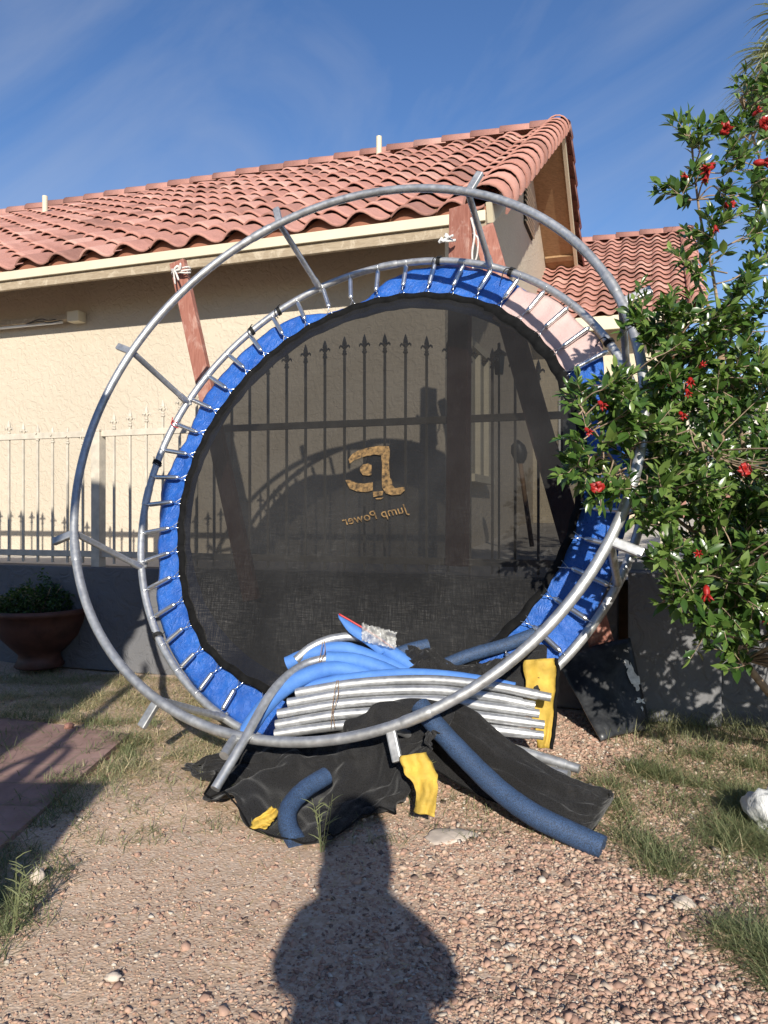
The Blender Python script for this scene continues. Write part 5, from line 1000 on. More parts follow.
def wires():
    for label,P in (('thin wire tied round the middle of the pipe bundle',[(337,680),(334,695),(332,712),(331,728)]),('thin wire tied round the highest foam tubes',[(323,640),(321,652),(319,664),(320,676)])):
        mb=MB(); Yb = 2.72 if P[0][1]>660 else 2.93
        for o_ in (0,4): mb.tube(spline([at(x+o_*(1 if i%2 else .3),y,Yb) for i,(x,y) in enumerate(P)],12),.0016,5)
        tag(mb.build('wire',M['pole'],None,True),label,'wire')
wires()
# ------------------------------------------------------------------ black panel, bag, stones, pot
def panel():
    bl, br = np.array(gnd(601,741,.0)), np.array(gnd(650,731,.0)); tl, tr = np.array(at(556,660,3.60)), np.array(at(630,638,3.535))
    n=14; V=[]
    nv=np.cross(br-bl, tl-bl); nv/=np.linalg.norm(nv); nv=nv if nv[1]<0 else -nv
    for i in range(n+1):
        for j in range(n+1):
            u,v=i/n,j/n; p=(bl*(1-u)+br*u)*(1-v)+(tl*(1-u)+tr*u)*v; p=p+nv*.022*math.sin(math.pi*u)+nv*.006*mnoise.noise(Vector((u*3,v*3,0))); V.append(p)
    F=[(i*(n+1)+j,(i+1)*(n+1)+j,(i+1)*(n+1)+j+1,i*(n+1)+j+1) for i in range(n) for j in range(n)]
    o=mesh_np('black_panel',V,F,M['scuffed'],None,True); md=o.modifiers.new('s','SOLIDIFY'); md.thickness=.012; md.offset=0
    tag(o,'scuffed black plastic sheet with white paint marks leaning on the grey wall','plastic sheet')
    mb=MB(); rs=np.random.default_rng(8); s=-1 if nv[1]>0 else 1
    def pp(u,v): return (bl*(1-u)+br*u)*(1-v)+(tl*(1-u)+tr*u)*v+nv*.022*math.sin(math.pi*u)+nv*.0125
    for (u,v,ru,rv) in ((.88,.62,.07,.12),(.90,.46,.05,.06),(.92,.30,.08,.035),(.84,.70,.05,.05),(.95,.52,.03,.05),(.90,.22,.02,.02)):
        P=[]
        for t in range(14):
            an=2*math.pi*t/14; k=1+rs.normal(0,.28); P.append(pp(min(.99,u+ru*math.cos(an)*k),v+rv*math.sin(an)*k))
        mb.add(P,[tuple(range(14))])
    mb.build('paint_mark',M['whitepaint'],o)
panel()
def blob(name, c, rad, mat, label, cat, seed=1, amp=.25, sub=3, group=None, freq=1.6):
    bm=bmesh.new(); bmesh.ops.create_icosphere(bm,subdivisions=sub,radius=1)
    for v in bm.verts:
        k=1+amp*mnoise.noise(v.co*freq+Vector((seed*7.3,0,0)))+amp*.4*mnoise.noise(v.co*freq*2.8+Vector((seed,3,0))); v.co=Vector((v.co.x*rad[0]*k,v.co.y*rad[1]*k,v.co.z*rad[2]*k))
    me=bpy.data.meshes.new(name); bm.to_mesh(me); bm.free(); me.materials.append(mat); me.polygons.foreach_set('use_smooth',[True]*len(me.polygons))
    o=bpy.data.objects.new(name,me); link(o); o.location=c; return tag(o,label,cat,group)
blob('plastic_bag',gnd(776,832)+Vector((0,0,.05)),(.075,.09,.085),M['bag'],'crumpled white plastic bag lying in the grass at the right edge','bag',3,.42,4,None,1.7)
blob('stone',gnd(683,908)+Vector((0,0,.01)),(.026,.022,.016),M['stone'],'pale grey stone standing out of the gravel at lower right','stone',2,.5)
blob('flat_stone',gnd(452,836)+Vector((0,0,-.004)),(.082,.055,.016),M['stone'],'flat tan slab of stone sunk beside the yellow sleeve','stone',5,.25)
blob('stone',gnd(38,882)+Vector((0,0,.012)),(.016,.016,.024),M['stone'],'upright white stone by the grass at lower left','stone',6,.5)
blob('stone',gnd(113,980)+Vector((0,0,.006)),(.017,.011,.009),M['stone'],'brown stone on bare dirt near the bottom left corner','stone',9,.3)
blob('stone',gnd(69,733)+Vector((0,0,.03)),(.02,.018,.016),M['brickred'],'reddish stone on the back corner of the paver path','stone',11,.4)
blob('stone',gnd(560,690)+Vector((0,0,.02)),(.035,.03,.05),M['stone'],'white broken stone wedged behind the right yellow sleeve','stone',13,.6)
def leafmesh(name, P, D, U, L, W, tint, mat, parent=None, fold=.25, curl=.15):
    """many leaves: base points P, directions D, up vectors U, lengths, widths (numpy)"""
    n=len(P); S=np.cross(D,U); S/=np.linalg.norm(S,axis=1)[:,None]+1e-9; Nn=np.cross(S,D)
    prof=[(0,.04,0),(.3,.46,.02),(.62,.44,.0),(1,.0,-.1)]
    V=[]; L=L[:,None]; W=W[:,None]
    rows=[]
    for f,w,c in prof:
        mid=P+D*L*f+Nn*L*(c*curl*4)
        if w>0: rows += [mid-S*W*w+Nn*W*fold*w, mid, mid+S*W*w+Nn*W*fold*w]
        else: rows += [mid]
    V=np.stack(rows,1).reshape(-1,3); k=10; b=(np.arange(n)*k)[:,None]
    q=np.array([[0,1,4,3],[1,2,5,4],[3,4,7,6],[4,5,8,7]]); t=np.array([[6,7,9],[7,8,9]])
    me=bpy.data.meshes.new(name); Q=(b[:,None,:]+q[None]).reshape(-1,4); T=(b[:,None,:]+t[None]).reshape(-1,3)
    me.vertices.add(len(V)); me.vertices.foreach_set('co',V.ravel()); me.loops.add(Q.size+T.size); me.loops.foreach_set('vertex_index',np.concatenate([Q.ravel(),T.ravel()]).astype(np.int32))
    me.polygons.add(len(Q)+len(T)); me.polygons.foreach_set('loop_start',np.concatenate([np.arange(len(Q))*4,len(Q)*4+np.arange(len(T))*3]).astype(np.int32)); me.update(calc_edges=True)
    a=me.attributes.new('tint','FLOAT','FACE'); a.data.foreach_set('value',np.concatenate([np.repeat(tint,4),np.repeat(tint,2)]).astype(np.float32))
    me.polygons.foreach_set('use_smooth',np.ones(len(me.polygons),dtype=bool)); me.materials.append(mat)
    o=bpy.data.objects.new(name,me); link(o,parent)
    if parent is not None: o.matrix_parent_inverse=Matrix.Translation(-parent_loc(parent))
    return o
def pot():
    c=np.array([-2.12,4.74,0.02]); root=empty('planter_pot',tuple(c),'wide terracotta bowl planter on a foot in the shade by the left wall','planter')
    prof=[(.0,.05),(.135,.05),(.145,.06),(.125,.10),(.12,.13),(.16,.17),(.225,.24),(.262,.32),(.275,.375),(.292,.38),(.292,.41),(.272,.412),(.262,.39),(.25,.35)]
    seg=48; V=[];
    for r,z in prof:
        for k in range(seg): V.append((c[0]+r*math.cos(2*math.pi*k/seg),c[1]+r*math.sin(2*math.pi*k/seg),z-.03))
    F=[(i*seg+k,i*seg+(k+1)%seg,(i+1)*seg+(k+1)%seg,(i+1)*seg+k) for i in range(len(prof)-1) for k in range(seg)]
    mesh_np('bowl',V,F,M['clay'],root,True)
    mb=MB(); mb.add([(c[0]+.262*math.cos(2*math.pi*k/24),c[1]+.262*math.sin(2*math.pi*k/24),.335) for k in range(24)],[tuple(range(24))]); mb.build('soil',M['soil'],root)
    pl=empty('potted_plant',(c[0],c[1],.335),'bushy dark green plant growing in the shaded terracotta bowl','plant')
    n=2600; th=rng.uniform(0,2*math.pi,n); r=np.sqrt(rng.uniform(0,1,n))*.24; hgt=.10+.13*(.5+.5*np.sin(th*3+1))*(1-r/.3)+.09*np.exp(-((r*np.cos(th)-.06)**2)/.003)
    z=.335+rng.uniform(0,1,n)**.7*hgt
    P=np.stack([c[0]-.05+r*np.cos(th),c[1]+r*np.sin(th),z],1); D=unit(np.stack([np.cos(th),np.sin(th),np.full(n,.3)],1)+rng.normal(0,.6,(n,3)))
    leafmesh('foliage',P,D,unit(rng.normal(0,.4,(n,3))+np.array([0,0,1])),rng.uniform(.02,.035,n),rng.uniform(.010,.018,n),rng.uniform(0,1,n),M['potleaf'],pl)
    mb=MB()
    for k in range(9):
        a=k*.7; mb.tube([c+np.array([0,0,.33]),c+np.array([.08*math.cos(a),.08*math.sin(a),.42]),c+np.array([.14*math.cos(a),.14*math.sin(a),.5])],[.006,.004,.002],6)
    mb.build('stems',M['bark'],pl)
pot()
# ------------------------------------------------------------------ pomegranate bush
def bush():
    base=np.array([1.72,2.95,0.]); root=empty('pomegranate_bush',tuple(base),'leafy pomegranate shrub with red flowers at the right, branches over the ring','shrub')
    A=lambda px,py,Y: np.array(at(px,py,Y))
    limbs=[[base+[0,0,0],A(792,720,2.9),A(763,685,2.85),A(738,650,2.8),A(722,600,2.78),A(706,540,2.75),A(694,480,2.7),A(680,420,2.65),A(668,360,2.6)],
           [base,A(800,640,2.9),A(770,560,2.85),A(750,480,2.8),A(735,400,2.75),A(722,330,2.7),A(712,270,2.65),A(700,215,2.6),A(692,150,2.6)],
           [base+[.1,.1,0],A(840,600,2.95),A(815,480,2.95),A(795,360,2.9),A(780,260,2.85),A(765,180,2.8),A(745,110,2.75)],
           [A(722,600,2.78),A(700,555,2.72),A(660,520,2.62),A(625,478,2.52),A(600,440,2.46),A(580,405,2.42)],
           [A(706,540,2.75),A(672,515,2.68),A(640,480,2.6),A(625,430,2.55),A(632,375,2.5)],
           [A(735,400,2.75),A(700,370,2.65),A(665,335,2.6),A(640,312,2.55)],
           [A(722,330,2.7),A(705,300,2.65),A(690,262,2.6)],
           [A(750,480,2.8),A(715,455,2.6),A(690,430,2.5)],[A(770,560,2.85),A(735,570,2.6),A(700,575,2.45),A(680,585,2.4)],
           [A(722,600,2.78),A(738,630,2.6),A(745,660,2.5)],
           [base,A(900,560,3.1),A(900,420,3.1),A(880,300,3.0),A(860,200,3.0)],[base,[2.1,3.0,.6],[2.3,2.7,1.2],[2.2,2.6,1.8]],[base,[1.9,3.3,.7],[2.0,3.4,1.4],[1.9,3.3,2.0]]]
    sk=[]; mb=MB()
    for i,l in enumerate(limbs):
        S=spline(l,36); r0=(.017 if i in(0,) or i>9 else .010 if i<3 else .007); mb.tube(S,[r0*(1-.8*k/(len(S)-1))+.0012 for k in range(len(S))],7); sk+=[(p,(S[min(k+1,len(S)-1)]-S[max(k-1,0)])) for k,p in enumerate(S)]
    mb.build('trunk',M['bark'],root,True)
    SP=np.array([s[0] for s in sk])
    # regions: px, py, spread x, y, Y, dY, number of sprigs
    reg=[(758,90,14,12,2.7,.05,5),(745,112,20,10,2.7,.1,5),(735,132,20,12,2.65,.1,6),(693,150,8,14,2.55,.05,4),(708,172,18,10,2.6,.1,5),(740,175,20,14,2.7,.1,6),(684,190,10,6,2.55,.05,3),(722,200,18,10,2.65,.1,4),(757,215,12,15,2.7,.1,5),
         (700,232,16,10,2.6,.1,4),(740,250,20,16,2.7,.1,4),(700,268,18,9,2.6,.08,4),(762,280,12,20,2.75,.1,5),(735,290,20,12,2.7,.1,5),
         (655,325,20,9,2.55,.06,7),(690,325,22,14,2.6,.1,8),(735,325,22,18,2.7,.12,10),(680,360,30,16,2.6,.12,14),(735,365,28,20,2.7,.12,17),(665,395,22,14,2.6,.1,9),(705,400,30,18,2.6,.12,13),(750,410,20,26,2.75,.12,15),
         (580,402,8,7,2.42,.04,3),(603,395,8,8,2.42,.04,3),(628,398,14,12,2.5,.05,5),(600,428,22,16,2.45,.06,10),(590,462,18,14,2.45,.06,8),(633,440,22,16,2.52,.08,11),(615,480,26,12,2.48,.06,9),(660,430,16,12,2.6,.1,6),(655,475,28,20,2.6,.12,16),
         (700,470,26,24,2.6,.14,17),(748,465,20,28,2.75,.14,18),(690,510,34,16,2.65,.14,17),(748,520,22,26,2.75,.14,20),(650,512,18,10,2.55,.08,6),(720,550,40,14,2.65,.14,18),(755,570,16,18,2.6,.12,11),
         (690,565,22,12,2.45,.08,9),(720,585,26,14,2.45,.1,13),(685,595,18,10,2.42,.05,6),(740,610,20,10,2.5,.08,8),(715,618,16,8,2.45,.05,5),(742,655,9,9,2.45,.04,3)]
    ends=[]
    rs=np.random.default_rng(21)
    for px,py,sx,sy,Y,dY,n in reg:
        for _ in range(max(3,int(n*(.72 if py<305 else 1.0 if px>630 else .8)))): ends.append(A(px+rs.uniform(-1,1)*sx, py+rs.uniform(-1,1)*sy, Y+rs.normal(0,dY)))
    for _ in range(230):
        ends.append(np.array([rs.uniform(1.55,2.75), rs.uniform(2.3,3.6), rs.uniform(.45,2.6)]))
    for _ in range(95):  # sprigs added mostly out of frame to throw leaf shade on the pier
        ends.append(np.array([rs.uniform(1.18,1.75), rs.uniform(2.0,2.5), rs.uniform(.50,1.15)]))
    LP=[];LD=[];LU=[];LL=[];LW=[];LT=[]; tw=MB()
    for e in ends:
        d=np.linalg.norm(SP-e,axis=1)+.35*np.maximum(0,e[0]-SP[:,0])+.3*np.maximum(0,SP[:,2]-e[2]); k=int(np.argmin(d)); s=SP[k]
        v=e-s; Ld=np.linalg.norm(v)
        dirn=unit(v*.6+np.array([-.25,-.12,.22])*Ld*.4+rs.normal(0,.05,3))
        if Ld<.06: v=unit(rs.normal(0,1,3)+np.array([-.5,-.2,.4]))*.08
        m=s+v*.5+np.array([0,0,-.04])*min(1,Ld)+rs.normal(0,.015,3)
        tip=e+unit(v)*.05; S=spline([s,m,e,tip],16); tw.tube(S,[.0032*(1-.7*q/(len(S)-1)) for q in range(len(S))],4,caps=False)
        # side shoots carrying paired leaves
        shoots=[(S[int(len(S)*.45):],1.0)]
        for q in range(rs.integers(2,4)):
            b=S[rs.integers(int(len(S)*.5),len(S))]; sd=unit(unit(v)*.6+rs.normal(0,.55,3)+np.array([0,0,.25])); ln=rs.uniform(.045,.09)
            seg=[b+sd*ln*t_ for t_ in np.linspace(0,1,5)]; shoots.append((seg,.8)); tw.tube(seg,[.0018,.0016,.0014,.0012,.001],4,caps=False)
        for seg,f in shoots:
            seg=np.array(seg); nn=len(seg)
            cum=np.linalg.norm(np.diff(seg,axis=0),axis=1).sum(); npair=max(3,int(cum/.020))
            bt=rs.uniform(.2,.7)
            for q in range(npair):
                t_=(q+.5)/npair*(nn-1); i0=min(int(t_),nn-2); p=seg[i0]*(1-(t_-i0))+seg[i0+1]*(t_-i0); ax=unit(seg[i0+1]-seg[i0])
                pr=unit(np.cross(ax,rs.normal(0,1,3)))
                for sg in (1,-1):
                    if rs.uniform()<.16: continue
                    dd=unit(ax*rs.uniform(.5,1.0)+pr*sg*.9+np.array([0,0,.15])+rs.normal(0,.15,3))
                    LP.append(p);LD.append(dd);LU.append(unit(np.cross(dd,np.cross(np.array([-.1,-.5,.8])+rs.normal(0,.35,3),dd))));l_=rs.uniform(.030,.064);LL.append(l_);LW.append(l_*rs.uniform(.36,.48));LT.append(min(1,max(0,rs.normal(bt,.22))))
            for q in range(3):
                dd=unit(ax+rs.normal(0,.4,3)); LP.append(seg[-1]);LD.append(dd);LU.append(unit(np.cross(dd,np.cross(np.array([0,-.5,.8])+rs.normal(0,.3,3),dd))));LL.append(rs.uniform(.026,.044));LW.append(rs.uniform(.011,.017));LT.append(min(1,max(0,rs.normal(.75,.2))))
    tw.build('twigs',M['bark'],root,True)
    leafmesh('foliage',np.array(LP),np.array(LD),np.array(LU),np.array(LL),np.array(LW),np.array(LT),M['leaf'],root)
    print('bush leaves',len(LP))
    # blossoms: open frilled flowers and waxy tubular buds
    def bud(p,d,s=1.0):
        s=s*.8; p=np.array(p);d=unit(np.array(d,dtype=float)); mb=MB(); mb.tube([p,p+d*.008*s,p+d*.018*s,p+d*.028*s,p+d*.033*s],[.003*s,.0085*s,.0095*s,.0075*s,.009*s],10)
        a=unit(np.cross(d,[0.3,.2,1])); b=np.cross(d,a)
        for k in range(6):
            an=k*math.pi/3; w=math.cos(an)*a+math.sin(an)*b; mb.tube([p+d*.030*s+w*.006*s,p+d*.040*s+w*.013*s,p+d*.044*s+w*.018*s],[.004*s,.003*s,.0005],6)
        mb.build('bud',M['flower'],root,True)
    def bloom(p,d,s=1.0):
        s=s*.8; p=np.array(p);d=unit(np.array(d,dtype=float)); a=unit(np.cross(d,[0.3,.2,1])); b=np.cross(d,a); V=[];F=[]; rs2=np.random.default_rng(int(p[2]*1000))
        for k in range(9):
            an=k*2*math.pi/9+rs2.normal(0,.1); w=math.cos(an)*a+math.sin(an)*b; t_=np.cross(d,w); o_=len(V)
            for (r,h,wd) in ((.002,0,.003),(.012,.010,.011),(.024,.012,.014),(.032,.006,.006)):
                V+= [p+w*r*s+d*h*s-t_*wd*s+rs2.normal(0,.0035,3), p+w*r*s+d*(h+.006)*s+rs2.normal(0,.002,3), p+w*r*s+d*h*s+t_*wd*s+rs2.normal(0,.0035,3)]
            for r_ in range(3): F+=[(o_+3*r_,o_+3*r_+1,o_+3*r_+4,o_+3*r_+3),(o_+3*r_+1,o_+3*r_+2,o_+3*r_+5,o_+3*r_+4)]
        mesh_np('flower',V,F,M['flower'],root,True)
    bud(A(715,164,2.5),(-.8,-.3,-.6),1.6); bud(A(708,174,2.5),(-.5,-.3,-.9),1.0); bud(A(753,163,2.5),(.6,-.3,-.1),1.5); bud(A(688,178,2.5),(-.6,-.3,.2),.7); bud(A(752,116,2.5),(.3,-.5,.2),.9)
    bud(A(715,225,2.5),(0,-.3,-.9),.8); bud(A(690,378,2.4),(-.2,-.6,-.5),1.1); bud(A(686,389,2.4),(0,-.6,-.6),.9); bud(A(679,412,2.4),(.2,-.6,-.5),.9); bud(A(699,368,2.4),(.1,-.6,.2),.8)
    bud(A(598,401,2.35),(.3,-.5,-.5),1.0); bud(A(585,428,2.35),(.2,-.5,-.4),.9); bud(A(706,585,2.32),(-.1,-.4,-.9),1.4); bud(A(699,553,2.35),(-.3,-.6,0),1.0); bud(A(766,617,2.4),(-.3,-.6,0),1.3); bud(A(640,325,2.5),(-.3,-.6,0),.8)
    bloom(A(745,470,2.45),(-.1,-1,.1),.8); bloom(A(597,487,2.33),(-.2,-1,-.2),.75); bloom(A(725,129,2.5),(-.5,-.6,-.4),.75); bloom(A(766,123,2.5),(-.5,-.8,-.4),.8); bloom(A(730,205,2.6),(-.5,-.8,-.4),.6)
bush()
# ------------------------------------------------------------------ fan palm behind the house at the right
def palm():
    b=np.array([5.85,9.6,.85]); root=empty('fan_palm',tuple(b),'tall fan palm with drooping grey green fronds at the top right corner','palm tree')
    top=b+np.array([-.1,0,5.75]); mb=MB(); mb.tube(spline([b,b+[0.05,0,2.5],top],20),[.26]+[.2]*18+[.19,.19],14); mb.build('trunk',M['pole'],root,True)
    rs=np.random.default_rng(4); V=[];F=[];T=[]; st=MB()
    for f in range(34):
        az=rs.uniform(0,2*math.pi) if f>9 else rs.uniform(2.6,3.9); el=rs.uniform(-.9,1.0) if f>9 else rs.uniform(-.5,.6); h=unit(np.array([math.cos(az)*math.cos(el),math.sin(az)*math.cos(el),math.sin(el)])); ln=rs.uniform(.7,1.0)
        c=top+h*ln-np.array([0,0,.12]); st.tube([top,top+h*ln*.5+[0,0,.05],c],[.02,.014,.009],6)
        side=unit(np.cross(h,[0,0,1.])); upv=np.cross(side,h); tint=rs.uniform(.2,.9)
        for k in range(34):
            an=(k/33-.5)*math.pi*1.45; d=unit(h*math.cos(an)+side*math.sin(an)+upv*rs.normal(0,.06)); L=rs.uniform(.62,.85)*(1-.25*abs(an)/2.3); s=unit(np.cross(d,upv))*.016
            p=c; o=len(V); W=[.5,1,.8,.45,.05]; dr=rs.uniform(.5,1.0)
            for q in range(5):
                t=q/4; pt=c+d*L*t*(1-.18*t*dr)+np.array([0,0,-1])*L*dr*.62*t**2.4; V+= [pt-s*W[q],pt+s*W[q]]
            for q in range(4): F.append((o+2*q,o+2*q+1,o+2*q+3,o+2*q+2)); T.append(min(1,max(0,tint+rs.normal(0,.15))))
    st.build('frond_stalks',M['bark'],root,True)
    mesh_np('crown',V,F,M['palm'],root,False,T)
palm()
# far shrubs beyond the house
def shrub(px,py,Y,rx,rz,label):
    c=np.array(at(px,py,Y)); root=empty('far_shrub',(c[0],c[1],.85),label,'shrub','shrubs beyond the street'); n=2200
    d=unit(rng.normal(0,1,(n,3))); r=rng.uniform(.55,1,n)[:,None]*(1+.25*np.sin(d[:,:1]*5)*np.cos(d[:,2:]*4)); P=c+d*r*np.array([rx,rx*.7,rz])
    leafmesh('foliage',P,unit(d+rng.normal(0,.5,(n,3))),unit(rng.normal(0,1,(n,3))),rng.uniform(.12,.22,n),rng.uniform(.07,.12,n),rng.uniform(.2,1,n),M['potleaf'],root)
    mb=MB(); mb.tube([(c[0],c[1],.8),(c[0],c[1],c[2])],[.1,.05],8); mb.build('trunk',M['bark'],root)
shrub(684,430,27,1.1,.9,'rounded green shrub beyond the street left of the utility pole')
shrub(765,440,30,1.6,1.8,'darker bigger shrub beyond the street at the right edge')
# ------------------------------------------------------------------ viewer's own house corner (throws the shade at the left) and the photographer
def own_house():
    """off-frame, behind the viewer at the left"""
    Yc=-.35; t=.445*(Yc+3); dx=.05*(Yc+3)
    X=lambda xp: xp-dx; Z=lambda zp: zp-t+EY
    root=empty('patio_house',(-2.6,Yc,0),'stucco house corner and low wall behind the viewer at the left','house')
    mb=MB(); x1=X(-1.18); x0=-6.5; zt=Z(3.50); mb.bbox(((x0+x1)/2,Yc-.06,zt/2),((x1-x0)/2,0,0),(0,.06,0),(0,0,zt/2),.01); mb.build('wall',M['stucco'],root)
    mb=MB(); mb.bbox((-2.6,.6,1.15),(.06,0,0),(0,.95,0),(0,0,1.15),.01); mb.build('sky_blocker',M['oldwood'],root)  # added and unseen: blocks sky light from the left to deepen the shade
    # low wall return
    x2=X(-.69); zl=Z(1.60); mb=MB(); mb.bbox(((x1+x2)/2,Yc-.05,zl/2),((x2-x1)/2,0,0),(0,.05,0),(0,0,zl/2),.01); mb.build('low_wall',M['greywall'],root)
    # eave beam with curved bracket
    P=[(-1.6,3.70),(-1.18,3.60),(-.95,3.50),(-.80,3.45),(-.76,3.30),(-.77,3.08),(-.90,3.02),(-1.02,2.98),(-1.05,2.85),(-1.12,2.70),(-1.22,2.60),(-1.6,2.5)]
    V=[(X(x),y,Z(z)) for y in (Yc-.12,Yc) for x,z in P]; n=len(P); F=[tuple(range(n)),tuple(range(2*n-1,n-1,-1))]+[(i,i+n,(i+1)%n+n,(i+1)%n) for i in range(n)]
    mb=MB(); mb.add(V,F); mb.build('eave_bracket',M['creamtrim'],root)
    mb=MB(); V=[(-6.5,Yc+.02,zt+.10),(x1+.1,Yc+.02,zt+.02),(x1+.1,Yc-4,zt+1.1),(-6.5,Yc-4,zt+1.1)]; V+=[(a,b,c-.08) for a,b,c in V]; mb.add(V,[(0,1,2,3),(7,6,5,4),(0,4,5,1),(1,5,6,2),(2,6,7,3),(3,7,4,0)]); mb.build('roof',M['birdstop'],root)
    # added, unseen: forked shape made to cast the branching shadow on the pavers
    cx=X(-1.02); r2=empty('forked_caster',(cx,Yc-.05,zl),'added forked shape on the low wall behind the viewer, there for its shadow','shadow_caster')
    mb=MB(); mb.tube([(cx,Yc-.05,zl),(cx,Yc-.05,zl+.05)],[.03,.04],12); mb.build('pot',M['clay'],r2)
    mb=MB(); mb.tube(spline([(cx,Yc-.05,zl+.04),(cx+.0,Yc-.05,zl+.2),(cx-.02,Yc-.05,zl+.5),(cx-.03,Yc-.05,zl+.9)],12),[.028]*5+[.025]*7+[.02],10); mb.tube(spline([(cx,Yc-.05,zl+.20),(cx+.06,Yc-.05,zl+.19),(cx+.075,Yc-.05,zl+.12),(cx+.07,Yc-.05,zl+.03)],12),.016,8)
    mb.tube(spline([(cx,Yc-.05,zl+.18),(cx-.07,Yc-.05,zl+.10),(cx-.1,Yc-.05,zl+.04)],10),.016,8); mb.build('stem',M['potleaf'],r2,True)
own_house()
def person():
    ox=.055; root_l=(ox,-.45,0); 
    J={'pel':(0,-.50,.50,.125),'wst':(0,-.49,.66,.15),'chs':(0,-.47,.84,.165),'shm':(0,-.46,.99,.085),'nck':(0,-.44,1.06,.056),'hd0':(0,-.425,1.12,.078),'hd1':(0,-.42,1.20,.090),'hd2':(0,-.43,1.28,.068),
       'sl':(-.115,-.46,.965,.062),'el':(-.155,-.36,.845,.060),'wl':(-.075,-.13,.90,.028),'pl':(-.05,-.075,.93,.026),
       'sr':(.115,-.46,.945,.062),'er':(.165,-.36,.835,.062),'wr':(.045,-.13,.89,.028),'pr':(.02,-.075,.92,.026),
       'hl':(-.09,-.50,.48,.095),'kl':(-.12,-.42,.07,.060),'al':(-.12,-.80,.06,.040),'fl':(-.12,-.93,.03,.030),
       'hr':(.09,-.50,.48,.095),'kr':(.12,-.42,.07,.060),'ar':(.12,-.80,.06,.040),'fr':(.12,-.93,.03,.030)}
    E=[('pel','wst'),('wst','chs'),('chs','shm'),('shm','nck'),('nck','hd0'),('hd0','hd1'),('hd1','hd2'),('shm','sl'),('sl','el'),('el','wl'),('wl','pl'),('shm','sr'),('sr','er'),('er','wr'),('wr','pr'),('pel','hl'),('hl','kl'),('kl','al'),('al','fl'),('pel','hr'),('hr','kr'),('kr','ar'),('ar','fr')]
    # five fingers and a thumb root per hand, curled round the phone edges
    for s,h in ((-1,'pl'),(1,'pr')):
        bx,by,bz,_=J[h]
        for i,(dz,l) in enumerate(((.022,.030),(.008,.034),(-.006,.032),(-.02,.026))):
            a=f'{h}{i}a'; b=f'{h}{i}b'; J[a]=(bx+s*.016,by+.025,bz+dz,.0085); J[b]=(bx+s*.008-s*.0,by+.025+l*.6,bz+dz+.004,.0075); E+=[(h,a),(a,b)]
        J[h+'t']=(bx-s*.012,by+.018,bz-.03,.0095); J[h+'u']=(bx-s*.022,by+.035,bz-.02,.008); E+=[(h,h+'t'),(h+'t',h+'u')]
    J={k:(v[0],v[1],v[2]+(.035 if v[2]>.7 and k[:1] not in 'pw' else 0),v[3]) for k,v in J.items()}
    names=list(J); me=bpy.data.meshes.new('person'); me.from_pydata([(J[k][0]+ox*(1 if True else 0)*(0 if k[:2] in('pl','pr') else 1),J[k][1],J[k][2]) for k in names],[(names.index(a),names.index(b)) for a,b in E],[]); me.update()
    o=bpy.data.objects.new('person',me); link(o); sk=o.modifiers.new('skin','SKIN'); 
    for i,k in enumerate(names): r=J[k][3]; me.skin_vertices[0].data[i].radius=(r,r*.85 if k in('wst','chs','pel') else r); me.skin_vertices[0].data[i].use_root=(k=='pel')
    sb=o.modifiers.new('sub','SUBSURF'); sb.levels=1; sb.render_levels=1
    me.materials.append(M['shirt']); tag(o,'kneeling person behind the camera in dark clothes holding up a phone','person')
    hb=MB(); 
    bm=bmesh.new(); bmesh.ops.create_uvsphere(bm,u_segments=20,v_segments=12,radius=1)
    V=[(v.co.x*(.098+.030*max(0,-v.co.z))+ox,v.co.y*.105-.455,v.co.z*(.13 if v.co.z>0 else .21)+1.235) for v in bm.verts]; bm.verts.index_update(); F=[[v.index for v in f.verts] for f in bm.faces if f.calc_center_median().y<.45]; bm.free()
    mesh_np('hair',V,F,M['black'],o,True)
    mb=MB(); mb.bbox((-.012,-.034,.945),(.036,0,0),(0,.004,0),(0,0,.074),.003); ph=mb.build('phone',M['black']); tag(ph,'black phone held upright in both hands by the person','phone')
person()

